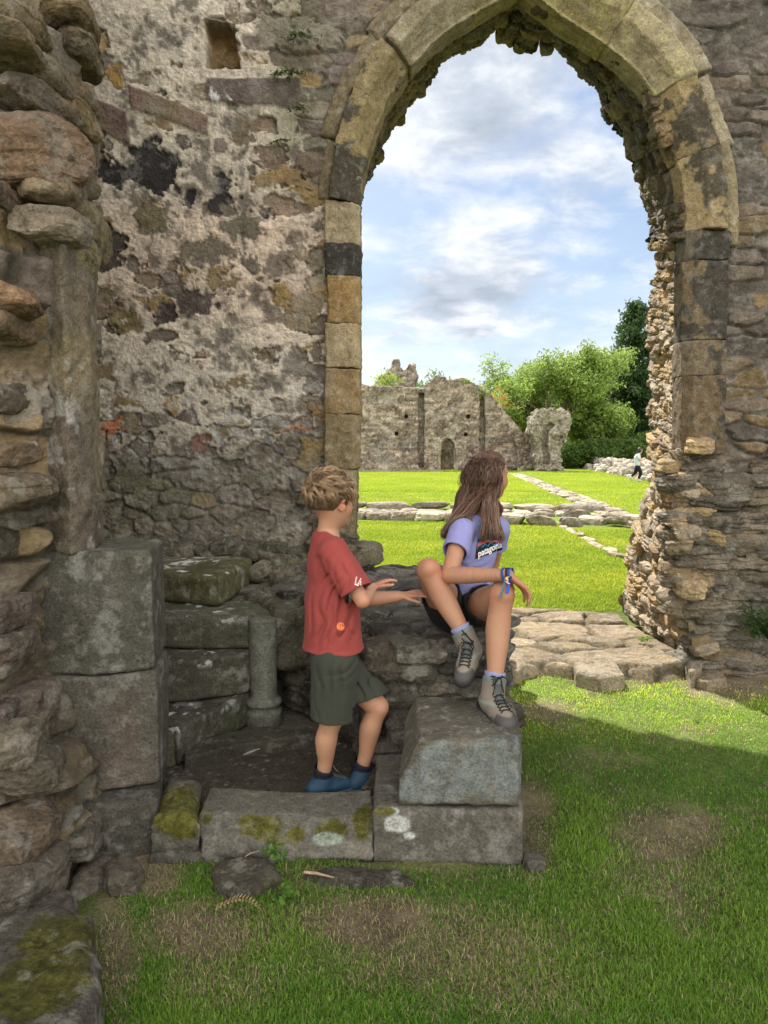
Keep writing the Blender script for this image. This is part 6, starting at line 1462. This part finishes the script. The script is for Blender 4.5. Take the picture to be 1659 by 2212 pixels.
# ------------------------------------------------------------------ the boy
def boy():
    bf = unit([.90, .43, 0]); br = np.array([bf[1], -bf[0], 0])
    pel = W(716,1392,2.90); ch = W(714,1225,2.90); nb = W(706,1160,2.90); sR, sL = W(722,1194,2.80), W(698,1182,3.01); eR, wR = W(783,1298,2.74), W(803,1270,2.87)
    hR, hL = W(722,1430,2.835), W(722,1424,2.965); kR, kL = W(716,1556,2.84), W(816,1528,2.93); aR, aL = W(699,1668,2.87), W(783,1655,2.95); hc = W(716,1082,2.89); hf = unit([.74, .67, -.03])
    S = Sdf(); S.cone(pel, ch, .088, .092, .03, flat=.74, fax=bf); S.cone(ch, W(708,1190,2.90), .090, .075, .03, flat=.72, fax=bf)
    S.cone(nb, sR, .035, .034, .03); S.cone(nb, sL, .035, .034, .03); S.cone(nb+[0, 0, -.01], hc-hf*.012+np.array([0, 0, -.055]), .040, .038, .02)
    S.chain([sR, lerp(sR, eR, .5), eR], [.036, .032, .028], .006); S.chain([eR, lerp(eR, wR, .35), wR], [.028, .029, .0205], .004)
    hand(S, wR, [.40, .35, .16], [-.30, -.1, .95], [.25, -.9, .1], .125, [.25, .32, .36, .34], spread=.30, r=.0066)
    eL, wL = W(788,1296,3.04), W(864,1288,3.07); S.chain([sL, lerp(sL, eL, .5), eL], [.036, .032, .028], .006); S.chain([eL, lerp(eL, wL, .35), wL], [.028, .029, .0205], .004)
    hand(S, wL, [.9, .15, .12], [-.12, -.25, .95], [.2, -.9, -.25], .125, [.10, .16, .20, .22], spread=.26, r=.0066)
    S.chain([hR, lerp(hR, kR, .5), kR], [.076, .060, .045], .006); S.chain([hL, lerp(hL, kL, .5), kL], [.076, .060, .045], .006)
    for k_, a_ in ((kR, aR), (kL, aL)):
        m = lerp(k_, a_, .34)-bf*.010; S.chain([k_, lerp(k_, a_, .16)-bf*.006, m, lerp(k_, a_, .54)-bf*.006, lerp(k_, a_, .74), a_], [.044, .0395, .043, .038, .031, .027], .004)
    A, P = head(S, hc, hf, [0, 0, 1], .97)
    V, F = S.mesh(.003); C = skin_cols(V, (.43, .235, .15), 7, [(eR, .05, .7), (P(.075, 0, -.01), .035, 1.1), (P(.03, .06, -.04), .035, .8), (kL, .06, .7), (wR+[.03, 0, 0], .06, .5), (wL+[.06, 0, 0], .05, .6)])
    C = lerp(C, np.array([.55, .20, .18])[None], (ss(.018, .006, np.linalg.norm((V-P(0, .085, -.06))/np.array([1.3, 1.3, .6]), axis=1))*.6)[:, None])
    # hair shadow of close cropped nape belongs to the skin there
    body = mesh_obj('person', V, F, M_SKIN, None, (pel[0], pel[1], .05), C); tag(body, 'tousle haired boy in a red T-shirt and olive shorts standing in the stair foot', 'person')
    eyes(body, P, A, .97, (.10, .16, .22))
    # T-shirt
    hemz = W(720,1399,2.83)
    T = Sdf(); T.cone(W(720,1420,2.90), W(716,1300,2.90), .138, .118, .03, flat=.84, fax=bf); T.cone(W(716,1300,2.90), W(712,1215,2.90), .116, .104, .03, flat=.78, fax=bf); T.cone(W(712,1215,2.90), W(708,1186,2.90), .104, .078, .03, flat=.78, fax=bf)
    T.cone(nb+[0, 0, -.014], sR+[0, 0, .004], .040, .044, .03); T.cone(nb+[0, 0, -.014], sL+[0, 0, .004], .040, .044, .03)
    eS = lerp(sR, eR, .78); T.cone(sR, eS, .050, .060, .025); T.cone(sL, lerp(sL, eL, .75), .048, .055, .02)
    ax = lambda a, b: unit(b-a)
    cuts = [(W(720,1399,2.90), [0, .0, -1], None), (lerp(sR, eR, .80), ax(sR, eR)+np.array([-.05, 0, .0]), .072), (lerp(sL, eL, .72), ax(sL, eL), .09), (nb+[.004, 0, .024], unit(hc-nb)+np.array([.35, .15, 0]), .08)]
    fd = [(W(735,1310,2.78), [.6, 0, .9], .10, 1.1), (W(690,1340,2.8), [.35, 0, 1], .09, 1.0), (W(755,1240,2.76), [.7, 0, -.8], .06, .9), (W(725,1240,2.78), [.2, 0, 1], .05, .8), (W(690,1210,2.8), [.5, .0, 1], .06, .6), (W(760,1370,2.8), [-.3, 0, 1], .06, .7)]
    TV, TF = cloth_mesh(T, .0032, cuts, fd, 51, .0040, .008); tt = mesh_obj('t_shirt', TV, TF, M_RED, body, None); bv = bvh_of(TV, TF)
    cir = lambda cx, cy, r: [(cx+r*math.cos(a), cy+r*math.sin(a)) for a in np.linspace(0, 2*math.pi, 24, endpoint=False)]
    sh = [poly_shape(cir(736, 1353, 8.5), (.95,.22,.06)), text_shape('5TH', (731, 1355), np.array([12, -1]), np.array([0, -10]), (.03,.03,.03), .01), text_shape('IV', (733, 1360.5), np.array([5, 0]), np.array([0, -4.5]), (.3,.04,.03))]
    for i in range(4): sh.append(poly_shape([(726+i*.6, 1364+i*2.6), (747-i*2, 1363.3+i*2.6), (747-i*2, 1364.2+i*2.6), (726+i*.6, 1364.9+i*2.6)], (.10,.03,.03)))
    decal('hem_print', M_PRINT, tt, bv, sh)
    sh = [text_shape('LA', (766, 1262), np.array([16, 5.5]), np.array([3.6, -22]), (.80,.78,.76), .05), text_shape('LA', (766.5, 1261.5), np.array([15.2, 5.3]), np.array([3.4, -21]), (.30,.06,.06), -.01)]
    decal('sleeve_print', M_PRINT, tt, bv, sh)
    # shorts
    H = Sdf(); H.cone(W(718,1380,2.90), W(719,1425,2.90), .100, .104, .03, flat=.84, fax=bf); eh = lerp(hR, kR, .98); H.cone(hR, lerp(hR, kR, .98), .086, .080, .03); H.cone(hL, lerp(hL, kL, .80), .086, .078, .03)
    HV, HF = cloth_mesh(H, .0034, [(lerp(hR, kR, .95), ax(hR, kR)+np.array([-.05, 0, 0]), .14), (lerp(hL, kL, .78), ax(hL, kL)+np.array([-.35, 0, -.3]), .14)], [(W(720,1470,2.77), [.1, 0, 1], .09, 1), (W(790,1470,2.86), [.6, 0, -1], .08, .9), (W(745,1430,2.8), [1, 0, .5], .06, 1), (W(700,1520,2.8), [0, 0, 1], .06, .7)], 61, .0034, .009)
    mesh_obj('shorts', HV, HF, M_OLIVE, body, None)
    for a_, k_, f_, nm in ((aR, kR, [.88, .47, -.02], 0), (aL, kL, [.62, .78, -.02], 1)):
        shn = unit(k_-a_); K = Sdf(); K.cone(a_-shn*.03, a_+shn*.018, .034, .0335, .01); V, F = cloth_mesh(K, .0028, [(a_+shn*.020, shn, None)], [(a_, [1, 0, 0], .05, .6)], 71+nm, .0015, .006)
        mesh_obj('sock', V, F, M_PRINT, body, None, np.array([.012,.012,.022])[None]*np.ones((len(V), 1))); boot(body, a_-shn*.018, f_, shn, .86, 'trainer')
    # hair: a close base with tousled locks over it
    Hm = Sdf(); Hm.ell(P(0, -.016, .022), A, np.array([.073, .091, .084]), .02)
    def hp(Pq, D):
        x = (Pq-hc)@A.T; line = -.034+.55*np.clip(x[:, 1]+.03, 0, .2)+.0*x[:, 0]; D = np.maximum(D, (line-x[:, 2])*.9); return D+.002*fbm(Pq, 60, 2, .5, 4)
    hp.solid = True; V, F = Hm.mesh(.003, hp); x = (V-hc)@A.T
    cb_ = lerp(np.array([.095,.055,.032])[None], np.array([.20,.125,.07])[None], ss(-.02, .06, x[:, 2])[:, None])*(1+.4*fbm(V, 60, 2, .6, 6))[:, None]; hb = mesh_obj('hair', V, F, M_HAIR, body, None, cb_)
    rs = np.random.RandomState(12); ncl = 420; th = rs.uniform(0, 2*math.pi, ncl); ph = np.arccos(rs.uniform(-.38, 1, ncl)); d = np.stack([np.sin(ph)*np.cos(th), np.sin(ph)*np.sin(th), np.cos(ph)], 1)
    ok = d[:, 2]*.084+.022 > (-.030+.55*np.clip(d[:, 1]*.09-.016+.03, 0, .2)); d = d[ok]; ncl = len(d); crown = unit(np.array([.0, -.55, .85])); topn = ss(-.15, .55, d[:, 2])
    tan = d-crown; tan = tan+np.array([.0, .55, .10])*topn[:, None]; tan -= (tan*d).sum(1)[:, None]*d; tan /= np.linalg.norm(tan, axis=1)[:, None]; sw = np.cross(d, tan); tan = tan+sw*rs.normal(.15, .5, ncl)[:, None]*topn[:, None]; tan /= np.linalg.norm(tan, axis=1)[:, None]
    Ln = lerp(.022, .062, topn)*rs.uniform(.75, 1.2, ncl); lift = lerp(.004, .022, topn)*rs.uniform(.4, 1.3, ncl)
    m = 24; ci = np.repeat(np.arange(ncl), m); rj = d[ci]+rs.normal(0, .085, (ncl*m, 3)); rj /= np.linalg.norm(rj, axis=1)[:, None]; Rr = np.array([.072, .090, .083]); oc = np.array([0, -.016, .022])
    rt = hc+(rj*Rr+oc)@A; t1 = hc+(d[ci]*Rr+oc)@A+((d[ci]*lift[ci, None]*1.3+tan[ci]*Ln[ci, None]*.45))@A; tipl = (d[ci]*Rr+oc)+tan[ci]*Ln[ci, None]+d[ci]*(lift[ci, None]*.9-Ln[ci, None]**2/(.17))+rs.normal(0, 1, (ncl*m, 3))*np.where(rs.rand(ncl*m) < .12, .010, .0035)[:, None]; tip = hc+tipl@A
    t1 = lerp(t1, rt+(d[ci]*lift[ci, None]+tan[ci]*Ln[ci, None]*.45)@A, .5)
    base_c = lerp(np.array([.13,.078,.045]), np.array([.40,.275,.16]), (topn[ci]*rs.uniform(.35, 1.1, ncl*m))[:, None]); col = base_c*(.7+.6*rs.rand(ncl)[ci])[:, None]*rs.uniform(.75, 1.2, ncl*m)[:, None]
    push = Sdf(); push.ell(P(0, -.016, .022), A, np.array([.071, .089, .082]), .01)
    V, F, cc, _ = strands(None, 'h', rt, [t1, tip], .0010, col, 5, push=push, off=.002, n=8, wav=.001)
    mesh_obj('strand', V, F, M_HAIR, hb, None, cc)['kind'] = 'stuff'
boy()

# ------------------------------------------------------------------ the walker far off
def walker():
    Y = 29.6; w = lambda x, y, dy=0: W(x, y, Y+dy)
    S = Sdf(); hp = w(1377, 1007); ch = w(1377, 989); nk = w(1380, 980); hc = w(1383, 973.5)
    S.cone(hp, ch, .12, .13, .06, flat=.7, fax=[1, 0, 0]); S.cone(ch, nk, .13, .06, .05, flat=.7, fax=[1, 0, 0]); S.cone(nk, hc, .05, .05, .03); S.ell(hc, np.eye(3), [.085, .08, .11], .02)
    S.chain([w(1377, 984, -.15), w(1383, 993, -.2), w(1390, 992, -.15)], [.045, .04, .03], .02); S.chain([w(1377, 984, .15), w(1385, 992, .2), w(1392, 990, .1)], [.045, .04, .03], .02)
    for i in range(4): S.cone(w(1390, 992, -.15), w(1393.5, 991+i*.7, -.15), .014, .010, .008); S.cone(w(1392, 990, .1), w(1395, 989+i*.7, .1), .014, .010, .008)
    S.chain([w(1377, 1009, -.08), w(1384, 1021, -.08), w(1379, 1035, -.08)], [.085, .06, .04], .03); S.chain([w(1377, 1009, .08), w(1372, 1021, .08), w(1363, 1030, .08)], [.085, .06, .04], .03)
    V, F = S.mesh(.014, pad=.04); o = mesh_obj('person', V, F, M_SKIN, None, tuple(w(1377, 1040)), skin_cols(V, (.55,.33,.23), 3)); tag(o, 'distant walker with dark hair, white top and black leggings by the rubble bank', 'person')
    T = Sdf(); T.cone(w(1376.5, 1005), ch, .14, .155, .06, flat=.75, fax=[1, 0, 0]); T.cone(ch, w(1379, 983), .155, .09, .05, flat=.75, fax=[1, 0, 0]); T.cone(w(1377, 984, -.15), w(1380, 989, -.18), .06, .06, .03); T.cone(w(1377, 984, .15), w(1380, 989, .18), .06, .06, .03)
    V, F = T.mesh(.014, pad=.04); mesh_obj('top', V, F, cloth('pale_cotton', (.50, .53, .58)), o)
    L = Sdf(); L.cone(w(1377, 1004), w(1377, 1009), .13, .13, .04, flat=.8, fax=[1, 0, 0]); L.chain([w(1377, 1009, -.08), w(1384, 1021, -.08), w(1380, 1033, -.08)], [.095, .07, .05], .03); L.chain([w(1377, 1009, .08), w(1372, 1021, .08), w(1365, 1028, .08)], [.095, .07, .05], .03)
    V, F = L.mesh(.014, pad=.04); mesh_obj('leggings', V, F, M_BLACK, o)
    for a, b in ((w(1378, 1038, -.08), w(1384, 1039, -.08)), (w(1361, 1031, .08), w(1364, 1036, .08))):
        K = Sdf(); K.cone(a, b, .05, .04, .02); V, F = K.mesh(.012, pad=.04); mesh_obj('shoe', V, F, M_PRINT, o, None, np.full((len(V), 3), .45))
    H = Sdf(); H.ell(hc+[-.02, 0, .02], np.eye(3), [.10, .095, .115], .02); H.cone(hc+[-.05, 0, -.02], w(1377, 983), .07, .05, .03)
    V, F = H.mesh(.014, lambda p, D: np.maximum(D, (p[:, 0]-hc[0]-.04)*.9) if True else D, pad=.04); mesh_obj('hair', V, F, M_HAIR, o, None, np.array([.02,.014,.012])[None]*np.ones((len(V), 1)))
walker()

# ================================================================== SMALL THINGS
def fern_leaf():
    c = G(512, 1968, .02); acc = Acc(); n = 13; rs = np.random.RandomState(4); L = []
    for i in range(n):
        t = i/(n-1); s = c+np.array([(t-.5)*.13, .03*math.sin(t*3)-.0, .008+.012*math.sin(t*3)]); L.append(s)
        for q in (-1, 1):
            ln = .026*(1-.45*abs(t-.45)*2); d = np.array([.35*1, q*.9, .25]); d = unit(d); e = s+d*ln; w = np.array([.0045, 0, .002])
            acc.add([s, s+d*ln*.5+w, e, s+d*ln*.5-w], [[0, 1, 2, 3]], np.array([.55,.42,.20])*rs.uniform(.7, 1.15))
    V, F = tubes([L], .0012, 4); acc.add(V, F, np.array([.35,.22,.10])); o = acc.build('dried_leaf', M_LEAF, None, tuple(c), smooth=False); tag(o, 'dried yellow fern like leaf lying on the trodden grass', 'leaf')
fern_leaf()
def feather():
    c = G(545, 1632, .06); acc = Acc(); a, b = c+[-.035, -.02, .01], c+[.03, .03, .02]; d = unit(b-a); o = np.cross(d, [0, 0, 1.]); pts = [a+(b-a)*t for t in np.linspace(0, 1, 9)]
    for q in (-1, 1):
        e = [p+o*q*.009*math.sin(math.pi*min(1, .1+.9*i/8.))+[0, 0, .002] for i, p in enumerate(pts)]; V = pts+e; acc.add(V, [[i, i+1, i+10, i+9] for i in range(8)], np.array([.50,.50,.48]))
    V, F = tubes([pts], .0012, 4); acc.add(V, F, np.array([.6,.58,.5])); o_ = acc.build('feather', M_LEAF, None, tuple(c), smooth=False); tag(o_, 'small grey feather on the earth floor of the stair foot', 'feather')
feather()
def stick(a, b, r, lab, c=(.34,.24,.16)):
    V, F = tubes([[a, lerp(a, b, .4)+[0, 0, .004], b]], np.array([[r, r*1.1, r*.5]]), 6); o = mesh_obj('bark_chip', V, F, M_BARK, None, tuple(a), np.array(c)[None]*np.ones((len(V), 1))); tag(o, lab, 'twig')
stick(G(657,1884,.02), G(722,1896,.02), .005, 'pale pinkish sliver of bark on the grass before the sill')
stick(G(530,1850,.035), G(560,1838,.05), .002, 'thin dry twig leaning at the foot of the sill')
def weed(x, y, z, lab, n, sp, size, seed, c1, c2, Y=None, up=.6, name='weed', cat='plant'):
    p = G(x, y, z) if Y is None else W(x, y, Y); rs = np.random.RandomState(seed); acc = Acc(); st = []
    for i in range(n):
        a = rs.uniform(0, 6.28); l = sp*rs.uniform(.4, 1); t = p+np.array([math.cos(a)*l, math.sin(a)*l*(.4 if Y else 1), l*up*rs.uniform(.3, 1.3)]); st.append([p, (p+t)/2+[0, 0, .3*l*up], t])
        for j in range(3):
            dd = unit(rs.normal(size=3)+np.array([0, -.3, .8])); u = unit(np.cross(dd, rs.normal(size=3))); v = np.cross(dd, u); q = lerp(p, t, rs.uniform(.55, 1.0))+rs.normal(0, size*.5, 3); s = size*rs.uniform(.6, 1.2)
            acc.add([q-u*s, q-u*s*.2+v*s*.5, q+u*s, q-u*s*.2-v*s*.5], [[0, 1, 2, 3]], lerp(np.array(c1), np.array(c2), rs.rand()))
    V, F = tubes(np.array(st), size*.06, 3); acc.add(V, F, np.array(c1)*.8); o = acc.build(name, M_LEAF, None, tuple(p), smooth=False); tag(o, lab, cat)
weed(1392,1384,.10, 'bright green weed growing between the paving and the right jamb', 26, .07, .013, 1, (.16,.28,.04), (.32,.44,.08))
weed(598,1846,.03, 'clover like weed at the foot of the mossy sill', 16, .05, .012, 2, (.10,.22,.035), (.16,.30,.05))
weed(700,1222,.62, 'small green sprig at the back of the stair rubble', 14, .04, .008, 3, (.08,.14,.03), (.13,.2,.04), Y=4.2)
weed(545,1235,.60, 'thin grass tuft beside the topmost stair block', 18, .07, .010, 4, (.10,.16,.04), (.16,.22,.06))
weed(1505,1560,.0, 'low plant in the sunlit grass at right', 10, .03, .008, 5, (.14,.26,.04), (.2,.33,.05))
weed(610,1935,.0, 'broad leaved weed in the shaded grass, lower middle', 16, .05, .015, 6, (.09,.19,.03), (.14,.26,.04))
weed(1662,1385,.0, 'dark leafy bush at the right edge by the wall foot', 220, .20, .016, 8, (.035,.07,.018), (.07,.13,.03), Y=4.45, up=1.2, name='bush', cat='bush')
for i, (x, y, lab) in enumerate([(648,70,'dry fern clinging to the top of the wall left of the arch'),(625,150,'green fern hanging below the dry one beside the putlog hole'),(636,230,'small fern in the joint at the end of the string course'),(610,300,'little fern sprouting under the string course end')]):
    weed(x, y, 0, lab, [50,60,26,16][i], [.14,.14,.09,.07][i], .011, 20+i, (.075,.095,.035), (.13,.16,.05), Y=4.62, up=-.3, name='wall_fern', cat='fern')
weed(788,1270,0, 'ivy-like sprig on the ragged foot of the left jamb', 18, .05, .009, 30, (.06,.10,.03), (.1,.15,.04), Y=4.5, name='wall_fern', cat='fern')
print('objects', len(bpy.data.objects), 'verts', sum(len(m.vertices) for m in bpy.data.meshes))
